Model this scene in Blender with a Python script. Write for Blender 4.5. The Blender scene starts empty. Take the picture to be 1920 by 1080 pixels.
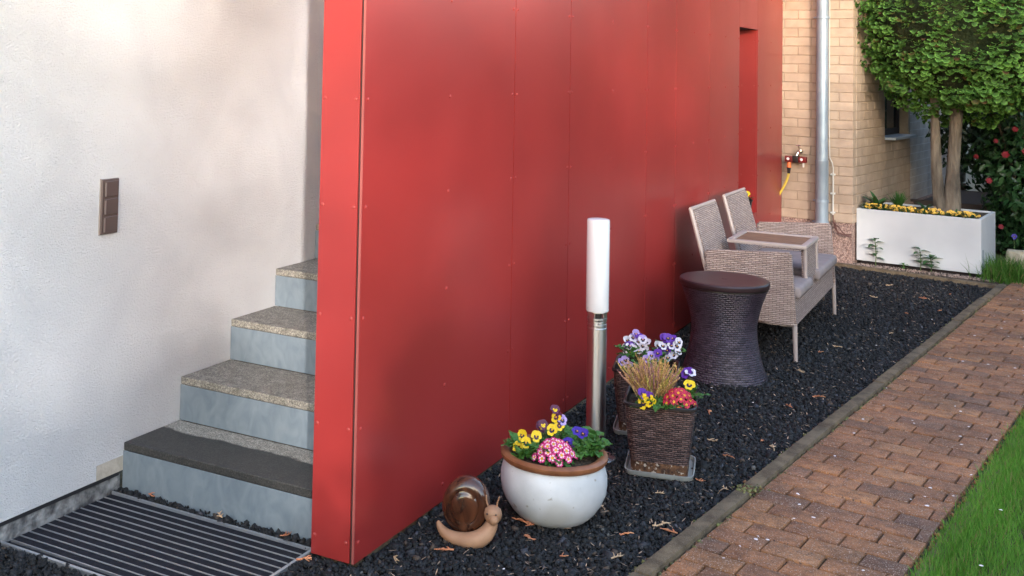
import bpy, bmesh, math, random
import numpy as np
from mathutils import Vector, Matrix
R = math.radians
random.seed(7)
rng = np.random.default_rng(7)
sc = bpy.context.scene
col = sc.collection

# ------------------------------------------------------------------ camera
cd = bpy.data.cameras.new('camera'); cam = bpy.data.objects.new('camera', cd); col.objects.link(cam)
yaw, pitch, roll = .525396, .0441752, -.0219523
RM = Matrix.Rotation(yaw, 3, 'Z') @ Matrix.Rotation(pitch, 3, 'X') @ Matrix.Rotation(roll, 3, 'Y')
rt, fw, up = RM @ Vector((1, 0, 0)), RM @ Vector((0, 1, 0)), RM @ Vector((0, 0, 1))
mw = Matrix((rt, up, -fw)).transposed().to_4x4(); mw.translation = (1.99489, -3.30054, 1.72)
cam.matrix_world = mw
cd.sensor_width = 36; cd.lens = 2084.14 / 1920 * 36
cd.shift_x = (960 - 724.74) / 1920; cd.shift_y = -(540 - 24.76) / 1920
cd.clip_end = 400; cd.clip_start = .05
sc.camera = cam

# ------------------------------------------------------------------ light
SUN_EL, SUN = 10.5, Vector((.588, -.809, 0))
w = bpy.data.worlds.new('World'); sc.world = w; w.use_nodes = True
nt = w.node_tree; bg = nt.nodes['Background']
sky = nt.nodes.new('ShaderNodeTexSky'); sky.sky_type = 'NISHITA'; sky.sun_disc = False
sky.sun_elevation = R(SUN_EL); sky.sun_rotation = math.atan2(SUN.x, SUN.y)
sky.air_density = 1.0; sky.dust_density = 1.0; sky.ozone_density = .9
nt.links.new(sky.outputs[0], bg.inputs[0]); bg.inputs[1].default_value = .15
sl = bpy.data.lights.new('sun', 'SUN'); sl.energy = 2.0; sl.angle = R(1.0); sl.color = (1, .93, .86)
so = bpy.data.objects.new('sun', sl); col.objects.link(so)
sd = Vector((SUN.x * math.cos(R(SUN_EL)), SUN.y * math.cos(R(SUN_EL)), math.sin(R(SUN_EL))))
so.rotation_euler = sd.to_track_quat('Z', 'Y').to_euler(); so.location = sd * 30
vs = sc.view_settings; vs.view_transform = 'Standard'; vs.look = 'None'; vs.gamma = 1; vs.exposure = 2.78
vs.use_curve_mapping = False

# ------------------------------------------------------------------ materials
def mat(name, c1, c2=None, rough=.6, metal=0, scale=8, detail=3, bump=0, bscale=80, bdist=.004, spec=.5, attr=None,
        rand=0, speck=None, lohi=(.35, .65), rvar=0, coat=0, stretch=None, distort=0, extra=None, trans=0, bdetail=3):
    m = bpy.data.materials.new(name); m.use_nodes = True
    n, l = m.node_tree.nodes, m.node_tree.links
    b = n['Principled BSDF']; b.inputs['Roughness'].default_value = rough; b.inputs['Metallic'].default_value = metal
    b.inputs['Specular IOR Level'].default_value = spec; b.inputs['Coat Weight'].default_value = coat
    b.inputs['Coat Roughness'].default_value = .08
    if trans: b.inputs['Transmission Weight'].default_value = trans
    tc = n.new('ShaderNodeTexCoord'); co = tc.outputs['Object']
    if stretch:
        mp = n.new('ShaderNodeMapping'); mp.inputs['Scale'].default_value = stretch; l.new(co, mp.inputs[0]); co = mp.outputs[0]
    def noise(s, d=3, dist=0, src=None):
        t = n.new('ShaderNodeTexNoise'); t.inputs['Scale'].default_value = s; t.inputs['Detail'].default_value = d
        t.inputs['Distortion'].default_value = dist; l.new(src or co, t.inputs[0]); return t.outputs[0]
    def ramp(src, p0, p1, a, b_):
        r = n.new('ShaderNodeValToRGB'); r.color_ramp.elements[0].position = p0; r.color_ramp.elements[1].position = p1
        r.color_ramp.elements[0].color = (*a, 1); r.color_ramp.elements[1].color = (*b_, 1); l.new(src, r.inputs[0]); return r.outputs[0]
    def mix(f, a, b_, mode='MIX'):
        x = n.new('ShaderNodeMix'); x.data_type = 'RGBA'; x.blend_type = mode
        if isinstance(f, (int, float)): x.inputs[0].default_value = f
        else: l.new(f, x.inputs[0])
        for s_, v in ((6, a), (7, b_)):
            if isinstance(v, tuple): x.inputs[s_].default_value = (*v, 1)
            else: l.new(v, x.inputs[s_])
        return x.outputs[2]
    c2 = c2 or c1
    out = ramp(noise(scale, detail, distort), lohi[0], lohi[1], c1, c2)
    if attr:
        a = n.new('ShaderNodeAttribute'); a.attribute_name = 'Col'
        out = mix(1.0, out, a.outputs[0], 'MULTIPLY')
    if rand:
        oi = n.new('ShaderNodeObjectInfo')
        out = mix(1.0, out, ramp(oi.outputs['Random'], 0, 1, (1 - rand,) * 3, (1 + rand, 1 + rand * .8, 1 + rand * .6)), 'MULTIPLY')
    if speck:
        for (s_, lo, c_) in speck:
            out = mix(ramp(noise(s_, 1), lo, lo + .06, (0, 0, 0), (1, 1, 1)), out, c_)
    H = dict(n=n, l=l, b=b, co=co, tc=tc, noise=noise, ramp=ramp, mix=mix, out=out)
    if extra: out = extra(H) or out
    l.new(out, b.inputs['Base Color'])
    if rvar:
        r = n.new('ShaderNodeMapRange'); r.inputs[3].default_value = rough - rvar; r.inputs[4].default_value = rough + rvar
        l.new(noise(scale * 1.7, 4), r.inputs[0]); l.new(r.outputs[0], b.inputs['Roughness'])
    if bump:
        bp = n.new('ShaderNodeBump'); bp.inputs['Strength'].default_value = bump; bp.inputs['Distance'].default_value = bdist
        l.new(noise(bscale, bdetail, distort), bp.inputs['Height']); l.new(bp.outputs[0], b.inputs['Normal'])
    return m

def wicker(name, c1, c2, gap, bw, bh, rough=.4, depth=.003):
    m = bpy.data.materials.new(name); m.use_nodes = True
    n, l = m.node_tree.nodes, m.node_tree.links; b = n['Principled BSDF']
    b.inputs['Roughness'].default_value = rough
    uv = n.new('ShaderNodeUVMap')
    mp = n.new('ShaderNodeMapping'); l.new(uv.outputs[0], mp.inputs[0])
    nz = n.new('ShaderNodeTexNoise'); nz.inputs['Scale'].default_value = 25; l.new(uv.outputs[0], nz.inputs[0])
    ad = n.new('ShaderNodeMixRGB'); ad.blend_type = 'ADD'; ad.inputs[0].default_value = .004
    l.new(mp.outputs[0], ad.inputs[1]); l.new(nz.outputs[1], ad.inputs[2])
    t = n.new('ShaderNodeTexBrick'); t.offset = .5; t.inputs['Scale'].default_value = 1
    t.inputs['Brick Width'].default_value = bw; t.inputs['Row Height'].default_value = bh
    t.inputs['Mortar Size'].default_value = bh * .16; t.inputs['Mortar Smooth'].default_value = .6
    t.inputs['Color1'].default_value = (*c1, 1); t.inputs['Color2'].default_value = (*c2, 1); t.inputs['Mortar'].default_value = (*gap, 1)
    l.new(ad.outputs[0], t.inputs[0]); l.new(t.outputs[0], b.inputs['Base Color'])
    # strand bulge: each strand rounded, plus alternate ones standing prouder
    t2 = n.new('ShaderNodeTexBrick'); t2.offset = .5; t2.inputs['Scale'].default_value = 1
    t2.inputs['Brick Width'].default_value = bw; t2.inputs['Row Height'].default_value = bh
    t2.inputs['Mortar Size'].default_value = bh * .42; t2.inputs['Mortar Smooth'].default_value = 1
    t2.inputs['Color1'].default_value = (1, 1, 1, 1); t2.inputs['Color2'].default_value = (.6, .6, .6, 1); t2.inputs['Mortar'].default_value = (0, 0, 0, 1)
    l.new(ad.outputs[0], t2.inputs[0])
    bp = n.new('ShaderNodeBump'); bp.inputs['Strength'].default_value = 1; bp.inputs['Distance'].default_value = depth
    l.new(t2.outputs[0], bp.inputs['Height']); l.new(bp.outputs[0], b.inputs['Normal'])
    return m

def vor_speck(scale, cols, amount=1.0):
    """speckled stone: cells take one of several colours"""
    def f(H):
        v = H['n'].new('ShaderNodeTexVoronoi'); v.inputs['Scale'].default_value = scale; H['l'].new(H['co'], v.inputs[0])
        r = H['n'].new('ShaderNodeValToRGB'); r.color_ramp.interpolation = 'CONSTANT'
        e = r.color_ramp.elements; e[0].position = 0; e[0].color = (*cols[0], 1); e[1].position = 1 / len(cols); e[1].color = (*cols[1], 1)
        for i in range(2, len(cols)):
            k = e.new(i / len(cols)); k.color = (*cols[i], 1)
        s = H['n'].new('ShaderNodeSeparateColor'); H['l'].new(v.outputs['Color'], s.inputs[0]); H['l'].new(s.outputs[0], r.inputs[0])
        return H['mix'](amount, H['out'], r.outputs[0], 'MULTIPLY')
    return f

M = {}
M['render'] = mat('white_render', (.67, .67, .69), (.73, .73, .745), rough=.9, scale=2.2, bump=1, bscale=135, bdist=.011, distort=1.2, bdetail=2)
M['plaster'] = mat('bare_plaster', (.42, .37, .31), (.52, .47, .40), rough=.95, scale=30, bump=.5, bscale=90)
M['plinth'] = mat('rough_plinth', (.07, .07, .075), (.34, .34, .34), rough=.95, scale=22, detail=5, bump=.9, bscale=60, bdist=.01)
M['bitumen'] = mat('black_seal', (.015, .015, .018), rough=.6)
M['red'] = mat('red_panel', (.26, .0225, .021), (.295, .028, .026), rough=.34, scale=1.4, rvar=.05, bump=.06, bscale=400, bdist=.001, spec=.5)
M['rededge'] = mat('red_panel_cut_edge', (.30, .07, .06), rough=.6)
M['red_head'] = mat('red_rivet_head', (.30, .034, .030), rough=.45)
M['dark'] = mat('dark_substructure', (.02, .012, .012), rough=.8)
M['concrete'] = mat('kerb_concrete', (.070, .047, .026), (.165, .12, .072), rough=.92, scale=14, detail=6, bump=.6, bscale=130, bdist=.004,
                    speck=[(420, .66, (.30, .27, .22)), (260, .66, (.06, .055, .045))])
def wetmask(H):
    g = vor_speck(260, [(.5, .5, .5), (1, .98, .95), (.75, .73, .7), (1.4, 1.37, 1.32), (.9, .88, .86)])(H)
    s = H['n'].new('ShaderNodeSeparateXYZ'); H['l'].new(H['tc'].outputs['Object'], s.inputs[0])
    a = H['n'].new('ShaderNodeMath'); a.operation = 'MULTIPLY_ADD'; a.inputs[1].default_value = .09
    H['l'].new(H['noise'](7, 3), a.inputs[0]); H['l'].new(s.outputs[1], a.inputs[2])
    f = H['ramp'](a.outputs[0], .262, .275, (1, 1, 1), (0, 0, 0))
    H['l'].new(H['ramp'](a.outputs[0], .262, .275, (.55,) * 3, (.85,) * 3), H['b'].inputs['Roughness'])
    return H['mix'](f, g, H['mix'](.87, g, (.003, .003, .005)))
gr = dict(rough=.8, scale=25, bump=.3, bscale=300, bdist=.002)
M['granite'] = mat('speckled_step_stone', (.20, .185, .16), (.275, .255, .225), **gr, extra=vor_speck(260, [(.5, .5, .5), (1, .98, .95), (.75, .73, .7), (1.4, 1.37, 1.32), (.9, .88, .86)]))
M['granite_wet'] = mat('speckled_step_stone_wet', (.27, .26, .235), (.34, .33, .30), **gr, extra=wetmask)
M['zinc_riser'] = mat('weathered_zinc_sheet', (.16, .20, .24), (.225, .268, .305), rough=.55, metal=.15, scale=16, detail=6, stretch=(1, 1, .6), distort=1.4, rvar=.1, lohi=(.3, .7))
M['zinc'] = mat('zinc_pipe', (.25, .31, .37), (.32, .38, .44), rough=.5, metal=.45, scale=5, rvar=.06)
M['alu'] = mat('aluminium', (.62, .62, .65), rough=.38, metal=.85)
M['rubber'] = mat('ribbed_mat_insert', (.009, .009, .013), (.018, .018, .025), rough=.95, spec=.2, scale=60, bump=.5, bscale=200)
M['steel'] = mat('brushed_steel', (.62, .60, .60), (.68, .66, .65), rough=.25, metal=1, scale=12, stretch=(1, 1, .05))
_n = M['steel'].node_tree.nodes; _p = _n['Principled BSDF']; _p.inputs['Anisotropic'].default_value = .75; _p.inputs['Anisotropic Rotation'].default_value = .25; _p.inputs['Roughness'].default_value = .32
_t = _n.new('ShaderNodeTangent'); _t.direction_type = 'RADIAL'; _t.axis = 'Z'; M['steel'].node_tree.links.new(_t.outputs[0], _p.inputs['Tangent'])
M['opal'] = mat('opal_glass', (.72, .72, .75), rough=.25, coat=.3)
M['bronze'] = mat('brown_switch_plastic', (.10, .072, .066), rough=.35)
M['bronze_edge'] = mat('worn_metal_edge', (.42, .36, .33), rough=.35, metal=.6)
M['base'] = mat('black_bed_ground', (.006, .006, .008), (.018, .017, .02), rough=.9, scale=60, bump=1, bscale=90, bdist=.01)
M['chips'] = mat('black_basalt', (.8, .8, .8), rough=.8, attr=True, scale=300, spec=.55, bump=.3, bscale=500, bdist=.001)
M['soil'] = mat('soil', (.035, .024, .016), (.085, .06, .04), rough=1, scale=18, detail=6, bump=1, bscale=60, bdist=.02)
M['joint'] = mat('mossy_joint', (.018, .012, .008), (.06, .042, .022), rough=1, scale=20, detail=5, bump=.8, bscale=120, bdist=.006)
def pave(H):
    oi = H['n'].new('ShaderNodeObjectInfo')
    r = H['n'].new('ShaderNodeValToRGB'); e = r.color_ramp.elements
    e[0].position = 0; e[0].color = (.17, .085, .052, 1); e[1].position = 1; e[1].color = (.34, .16, .075, 1)
    for p_, c_ in ((.2, (.26, .112, .052)), (.45, (.285, .122, .054)), (.7, (.31, .133, .057)), (.88, (.335, .15, .062))):
        k = e.new(p_); k.color = (*c_, 1)
    H['l'].new(oi.outputs['Random'], r.inputs[0])
    g = H['tc'].outputs['Object']
    # a world-space stain that runs across bricks
    geo = H['n'].new('ShaderNodeNewGeometry')
    st = H['ramp'](H['noise'](2.6, 5, 0, geo.outputs['Position']), .35, .62, (.66, .65, .62), (1.16, 1.14, 1.08))
    o = H['mix'](1.0, r.outputs[0], st, 'MULTIPLY')
    o = H['mix'](1.0, o, H['ramp'](H['noise'](30, 5, 0, geo.outputs['Position']), .3, .7, (.62, .61, .60), (1.25, 1.25, 1.22)), 'MULTIPLY')
    o = H['mix'](H['ramp'](H['noise'](210, 2, 0, geo.outputs['Position']), .60, .66, (0, 0, 0), (1, 1, 1)), o, (.46, .36, .30))
    o = H['mix'](H['ramp'](H['noise'](190, 2, 0, geo.outputs['Position']), .34, .40, (1, 1, 1), (0, 0, 0)), o, (.06, .035, .03))
    return o
M['paver'] = mat('red_concrete_paver', (.3, .2, .15), rough=.78, bump=.7, bscale=260, bdist=.002, extra=pave)
def clay(H):
    oi = H['n'].new('ShaderNodeObjectInfo')
    r = H['ramp'](oi.outputs['Random'], 0, 1, (.40, .295, .215), (.45, .34, .255))
    geo = H['n'].new('ShaderNodeNewGeometry')
    return H['mix'](1.0, r, H['ramp'](H['noise'](9, 5, 0, geo.outputs['Position']), .3, .7, (.88, .87, .86), (1.08, 1.08, 1.08)), 'MULTIPLY')
M['clay'] = mat('buff_facing_brick', (.6, .45, .3), rough=.85, bump=.35, bscale=60, bdist=.003, extra=clay)
M['mortar'] = mat('buff_mortar', (.33, .24, .175), (.37, .28, .205), rough=.95, scale=30)
M['pebbledash'] = mat('pebble_dash', (.30, .20, .17), (.40, .28, .24), rough=.95, scale=40, bump=1, bscale=120, bdist=.01,
                      extra=vor_speck(130, [(.55, .5, .5), (1, 1, 1), (1.3, 1.25, 1.2), (.8, .74, .72)]))
M['greywall'] = mat('grey_render', (.58, .56, .56), (.68, .65, .64), rough=.95, scale=3, bump=.3, bscale=90)
M['palebrick'] = mat('pale_brick', (.40, .35, .32), (.56, .50, .46), rough=.9, scale=6, detail=5, bump=.3, bscale=60)
M['whitewall'] = mat('far_white_render', (.72, .71, .70), rough=.95)
M['roof'] = mat('dark_roofing', (.07, .05, .045), rough=.8)
M['sill'] = mat('metal_sill', (.42, .45, .50), rough=.4, metal=.3)
M['glass'] = mat('dark_pane', (.02, .025, .03), rough=.06, spec=.8)
M['whitebox'] = mat('white_planter_paint', (.56, .56, .57), (.62, .62, .63), rough=.6, scale=3, bump=.08, bscale=40)
M['potwhite'] = mat('white_crackle_glaze', (.50, .50, .51), (.64, .64, .655), rough=.42, scale=7, detail=6, bump=.12, bscale=50, rvar=.08,
                    speck=[(34, .71, (.34, .31, .27)), (3.5, .62, (.52, .51, .50))])
M['terracotta'] = mat('brown_terracotta_rim', (.17, .06, .025), (.27, .105, .045), rough=.45, scale=14, detail=5)
M['shell'] = mat('brown_glaze', (.030, .010, .006), (.13, .045, .020), rough=.2, scale=16, detail=5, coat=.5, lohi=(.35, .7), distort=1, stretch=(1, 1, .5),
                 speck=[(9, .68, (.36, .24, .19))])
M['snailskin'] = mat('unglazed_clay', (.32, .165, .09), (.42, .23, .135), rough=.6, scale=12, bump=.15, bscale=60)
M['black'] = mat('black_dot', (.01, .008, .008), rough=.3)
M['wick_dark'] = wicker('dark_brown_wicker', (.050, .024, .020), (.16, .088, .072), (.006, .004, .004), .026, .0085, .36, .004)
M['wick_drum'] = wicker('aubergine_moulded_wicker', (.026, .017, .030), (.075, .056, .080), (.012, .008, .012), .026, .0120, .34, .003)
M['wick_seat'] = wicker('greige_wicker', (.38, .29, .262), (.52, .412, .375), (.12, .078, .066), .042, .0110, .5, .005)
M['drumtop'] = mat('aubergine_plastic_lid', (.022, .012, .015), (.034, .018, .022), rough=.38, scale=6)
M['seatframe'] = mat('greige_frame', (.40, .33, .31), rough=.45)
M['cushion'] = mat('grey_cushion', (.24, .20, .20), (.28, .235, .235), rough=.95, scale=9, bump=.3, bscale=600, bdist=.001)
M['teak'] = mat('slatted_teak', (.12, .06, .035), (.30, .17, .10), rough=.6, scale=9, stretch=(1, 9, 9), lohi=(.3, .7))
M['tray'] = mat('grey_plastic_tray', (.25, .26, .25), (.33, .34, .33), rough=.5, scale=20)
M['salt'] = mat('wicker_with_lime_bloom', (.035, .014, .008), (.16, .075, .035), rough=.6, scale=55, detail=6, speck=[(70, .60, (.42, .36, .30))], bump=.6, bscale=120)
M['potblack'] = mat('black_plastic', (.018, .014, .014), rough=.4)
M['chrome'] = mat('chrome', (.75, .72, .68), rough=.15, metal=1)
M['valvered'] = mat('dark_red_plastic', (.16, .012, .012), rough=.35)
M['orange'] = mat('orange_plastic', (.75, .16, .04), rough=.4)
M['yellowhose'] = mat('yellow_hose', (.62, .43, .06), rough=.45)
M['cable'] = mat('brown_cable', (.12, .05, .04), rough=.5)
M['conduit'] = mat('grey_conduit', (.55, .52, .48), rough=.4)
M['bark'] = mat('flaky_bark', (.075, .058, .044), (.24, .19, .14), rough=.95, scale=16, detail=6, stretch=(1, 1, .28), bump=1, bscale=45, bdist=.02, lohi=(.3, .7), distort=.6)
M['moss'] = mat('moss', (.10, .12, .03), (.20, .21, .06), rough=1, scale=60)
M['frond'] = mat('cypress_frond', (.85, .85, .85), (1.1, 1.1, 1.1), rough=.6, scale=2.5, attr=True, spec=.3)
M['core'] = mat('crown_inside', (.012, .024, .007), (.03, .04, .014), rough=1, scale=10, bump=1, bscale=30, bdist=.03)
M['glossleaf'] = mat('glossy_dark_leaf', (.9, .9, .9), (1.1, 1.1, 1.1), rough=.32, attr=True, spec=.5)
M['leaf'] = mat('fresh_leaf', (.045, .14, .025), (.075, .21, .04), rough=.5, scale=60, rand=.15)
M['leaf_dark'] = mat('dark_leaf', (.022, .075, .022), (.04, .12, .03), rough=.45, scale=60)
M['blade'] = mat('grass_blade', (.9, .9, .9), (1.1, 1.1, 1.1), rough=.6, scale=3, attr=True, spec=.3)
M['heath'] = mat('heather_sprig', (.9, .9, .9), (1.1, 1.1, 1.1), rough=.8, attr=True)
M['stem'] = mat('green_stem', (.10, .16, .05), rough=.7)
M['stone'] = mat('pale_boulder', (.36, .29, .20), (.5, .42, .31), rough=.9, scale=12, bump=.6, bscale=30, bdist=.01)
M['litter'] = mat('rust_litter', (.42, .14, .07), (.62, .30, .16), rough=.8, scale=40, rand=.3)
M['litter_tan'] = mat('tan_litter', (.42, .28, .17), (.60, .44, .30), rough=.8, scale=40, rand=.25)
M['petal'] = mat('white_petal', (.78, .70, .70), rough=.6)
for k, c in dict(yellow=(.80, .56, .01), purple=(.10, .015, .30), white=(.62, .58, .66), lilac=(.42, .30, .66), blotch=(.02, .004, .05), magenta=(.55, .01, .16),
                 crimson=(.46, .008, .045), eye=(.85, .42, .02), brown=(.09, .01, .05), pinkwhite=(.85, .50, .60), camred=(.27, .006, .018), blue=(.05, .02, .34), amber=(.85, .50, .06)).items():
    M[k] = mat('petal_' + k, tuple(x * .85 for x in c), c, rough=.55, scale=90)

for _k, _f in (('frond', .35), ('blade', .4), ('leaf', .25)):
    _nt = M[_k].node_tree; _n, _l = _nt.nodes, _nt.links; _p = _n['Principled BSDF']
    _t = _n.new('ShaderNodeBsdfTranslucent'); _l.new(_p.inputs['Base Color'].links[0].from_socket, _t.inputs[0])
    _m = _n.new('ShaderNodeMixShader'); _m.inputs[0].default_value = _f; _l.new(_p.outputs[0], _m.inputs[1]); _l.new(_t.outputs[0], _m.inputs[2]); _l.new(_m.outputs[0], _n['Material Output'].inputs[0])
# ------------------------------------------------------------------ helpers
class MB:
    def __init__(s): s.v, s.f, s.m, s.uv = [], [], [], []
    def add(s, vs_, fs, mi=0, X=None, uvs=None):
        o = len(s.v)
        s.v += [tuple(X @ Vector(p)) if X else tuple(p) for p in vs_]
        for i, f in enumerate(fs):
            s.f.append(tuple(o + k for k in f)); s.m.append(mi if isinstance(mi, int) else mi[i]); s.uv.append(uvs[i] if uvs else None)
    def box(s, a, b, mi=0, X=None, bev=0):
        a, b = Vector(a), Vector(b)
        if not bev:
            v = [(x, y, z) for x in (a.x, b.x) for y in (a.y, b.y) for z in (a.z, b.z)]
            s.add(v, [(0, 1, 3, 2), (4, 6, 7, 5), (0, 4, 5, 1), (2, 3, 7, 6), (0, 2, 6, 4), (1, 5, 7, 3)], mi, X); return
        bm = bmesh.new(); bmesh.ops.create_cube(bm, size=1)
        for v in bm.verts: v.co = Vector(((a.x + b.x) / 2 + v.co.x * (b.x - a.x), (a.y + b.y) / 2 + v.co.y * (b.y - a.y), (a.z + b.z) / 2 + v.co.z * (b.z - a.z)))
        bmesh.ops.bevel(bm, geom=bm.edges[:], offset=bev, segments=2 if bev > .004 else 1, affect='EDGES', profile=.6)
        bm.verts.index_update()
        s.add([v.co.copy() for v in bm.verts], [[v.index for v in f.verts] for f in bm.faces], mi, X); bm.free()
    def tube(s, pts, rad, seg=8, mi=0, cap=True, X=None):
        pts = [Vector(p) for p in pts]; n = len(pts); rs = rad if isinstance(rad, (list, tuple)) else [rad] * n
        vv, ff = [], []; prev = None
        for i, p in enumerate(pts):
            t = (pts[min(i + 1, n - 1)] - pts[max(i - 1, 0)]).normalized()
            a = prev if prev is not None else (Vector((0, 0, 1)) if abs(t.z) < .9 else Vector((1, 0, 0)))
            u = (a - t * a.dot(t)).normalized(); prev = u; q = t.cross(u)
            for k in range(seg):
                an = 2 * math.pi * k / seg; vv.append(p + (u * math.cos(an) + q * math.sin(an)) * rs[i])
        for i in range(n - 1):
            for k in range(seg):
                k2 = (k + 1) % seg; ff.append((i * seg + k, i * seg + k2, (i + 1) * seg + k2, (i + 1) * seg + k))
        if cap: ff.append(tuple(range(seg))[::-1]); ff.append(tuple((n - 1) * seg + k for k in range(seg)))
        s.add(vv, ff, mi, X)
    def lathe(s, prof, seg=48, mi=0, X=None, square=0, uvr=None):
        """prof: (r,z) list. square>0: rounded-square section"""
        vv, ff, us = [], [], []
        L = [0]
        for i in range(1, len(prof)): L.append(L[-1] + math.hypot(prof[i][0] - prof[i - 1][0], prof[i][1] - prof[i - 1][1]))
        ur = uvr or max(p[0] for p in prof)
        for r_, z in prof:
            for k in range(seg):
                a = 2 * math.pi * (k + .5) / seg; c, s_ = math.cos(a), math.sin(a)
                if square:
                    e = square; q = (abs(c) ** e + abs(s_) ** e) ** (-1 / e); vv.append((r_ * q * c, r_ * q * s_, z))
                else: vv.append((r_ * c, r_ * s_, z))
        for i in range(len(prof) - 1):
            for k in range(seg):
                k2 = (k + 1) % seg; ff.append((i * seg + k, i * seg + k2, (i + 1) * seg + k2, (i + 1) * seg + k))
                u0, u1 = 2 * math.pi * ur * k / seg, 2 * math.pi * ur * (k + 1) / seg
                us.append(((u0, L[i]), (u1, L[i]), (u1, L[i + 1]), (u0, L[i + 1])))
        s.add(vv, ff, mi, X, us)
    def mesh(s, name, mats, smooth=35):
        me = bpy.data.meshes.new(name); me.from_pydata(s.v, [], s.f)
        for m in (mats if isinstance(mats, (list, tuple)) else [mats]): me.materials.append(m)
        me.polygons.foreach_set('material_index', s.m)
        uvl = me.uv_layers.new(name='UVMap'); d = uvl.data
        for p in me.polygons:
            u = s.uv[p.index]
            n_ = p.normal; ax = max(range(3), key=lambda i: abs(n_[i]))
            for j, li in enumerate(p.loop_indices):
                if u: d[li].uv = u[j]
                else:
                    c = me.vertices[me.loops[li].vertex_index].co
                    d[li].uv = ((c.y, c.z), (c.x, c.z), (c.x, c.y))[ax]
        if smooth:
            me.polygons.foreach_set('use_smooth', [True] * len(me.polygons)); me.set_sharp_from_angle(angle=R(smooth))
        me.update(); return me
    def obj(s, name, mats, parent=None, smooth=35, **k): return link(name, s.mesh(name, mats, smooth), parent, **k)

def link(name, me, parent=None, loc=None, rz=None, X=None):
    o = bpy.data.objects.new(name, me); col.objects.link(o)
    if parent: o.parent = parent
    if loc: o.location = loc
    if rz: o.rotation_euler.z = rz
    if X is not None: o.matrix_local = X
    return o
def tag(o, label, cat, group=None, kind=None):
    o['label'] = label; o['category'] = cat
    if group: o['group'] = group
    if kind: o['kind'] = kind
    return o
def thing(name, label, cat, loc=(0, 0, 0), rz=0, group=None):
    return tag(link(name, None, None, loc, rz), label, cat, group)
def struct(o): o['kind'] = 'structure'; return o
def copy_tree(o, parent=None):
    c = o.copy(); col.objects.link(c)
    if parent: c.parent = parent
    for ch in list(o.children): copy_tree(ch, c)
    return c
def npmesh(name, V, F, m, colr=None, smooth=False):
    V = np.ascontiguousarray(V, dtype=np.float32); k = F.shape[1]
    me = bpy.data.meshes.new(name); me.vertices.add(len(V)); me.vertices.foreach_set('co', V.ravel())
    me.loops.add(F.size); me.loops.foreach_set('vertex_index', F.astype(np.int32).ravel())
    me.polygons.add(len(F)); me.polygons.foreach_set('loop_start', np.arange(0, F.size, k, dtype=np.int32))
    if smooth: me.polygons.foreach_set('use_smooth', np.ones(len(F), dtype=bool))
    if colr is not None:
        a = me.attributes.new('Col', 'FLOAT_COLOR', 'POINT')
        a.data.foreach_set('color', np.concatenate([colr, np.ones((len(colr), 1))], 1).astype(np.float32).ravel())
    me.materials.append(m); me.update(calc_edges=True); me.validate(); return me
def rotmats(n, tilt=math.pi):
    """random rotations"""
    q = rng.normal(size=(n, 4)); q /= np.linalg.norm(q, axis=1)[:, None]
    a, b, c, d = q.T
    return np.stack([np.stack([1 - 2 * (c * c + d * d), 2 * (b * c - a * d), 2 * (b * d + a * c)], -1),
                     np.stack([2 * (b * c + a * d), 1 - 2 * (b * b + d * d), 2 * (c * d - a * b)], -1),
                     np.stack([2 * (b * d - a * c), 2 * (c * d + a * b), 1 - 2 * (b * b + c * c)], -1)], 1)
def frames(nrm, upv=(0, 0, 1), spin=None):
    """matrices whose z axis is nrm, y axis the projected up"""
    z = nrm / np.linalg.norm(nrm, axis=1)[:, None]
    u = np.broadcast_to(np.array(upv, float), z.shape) + rng.normal(size=z.shape) * .12
    x = np.cross(u, z); x /= np.linalg.norm(x, axis=1)[:, None]; y = np.cross(z, x)
    if spin is not None:
        c, s = np.cos(spin)[:, None], np.sin(spin)[:, None]; x, y = x * c + y * s, y * c - x * s
    return np.stack([x, y, z], -1)
def scatter(bv, bf, pos, mats, scl):
    """copies of base verts bv (k,3) -> joined arrays"""
    n, k = len(pos), len(bv)
    V = np.einsum('nij,nkj->nki', mats, np.broadcast_to(bv, (n, k, 3)) * np.asarray(scl).reshape(n, 1, -1)) + pos[:, None]
    F = (np.asarray(bf)[None] + (np.arange(n) * k)[:, None, None]).reshape(-1, len(bf[0]))
    return V.reshape(-1, 3), F

# ------------------------------------------------------------------ frames of the place
TH = math.atan2(.13745, .99051)                    # path and house are turned against the red wall
E1, E2 = Vector((.99051, -.13745, 0)), Vector((.13745, .99051, 0))
P0 = Vector((1.015, 1.423, 0))                     # origin of the path frame
K0 = Vector((.625, 7.42, 0))                       # corner of the brick house
ROTH = -TH
def PX(o): m = Matrix.Rotation(ROTH, 4, 'Z'); m.translation = o; return m
PF, KF = PX(P0), PX(K0)

# ------------------------------------------------------------------ ground
b = MB(); b.add([(-40, -40, -.03), (60, -40, -.03), (60, 80, -.03), (-40, 80, -.03)], [(0, 1, 2, 3)])
struct(b.obj('ground', M['soil']))
def kx(y): # left face of the kerb in world x at given y
    s = (y - 1.423) / .99051; return 1.015 + .13745 * s - .05 * .99051
b = MB()
b.add([(-1.15, -1.6, -.013), (kx(-1.6) + .03, -1.6, -.013), (kx(7.1) + .03, 7.1, -.013), (.45, 7.42, -.013), (-.3, 7.5, -.013), (-.3, -.0, -.013), (-1.15, 0.0, -.013)],
      [(0, 1, 2, 3, 4, 5, 6)])
struct(b.obj('gravel_bed_base', M['base']))
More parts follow.
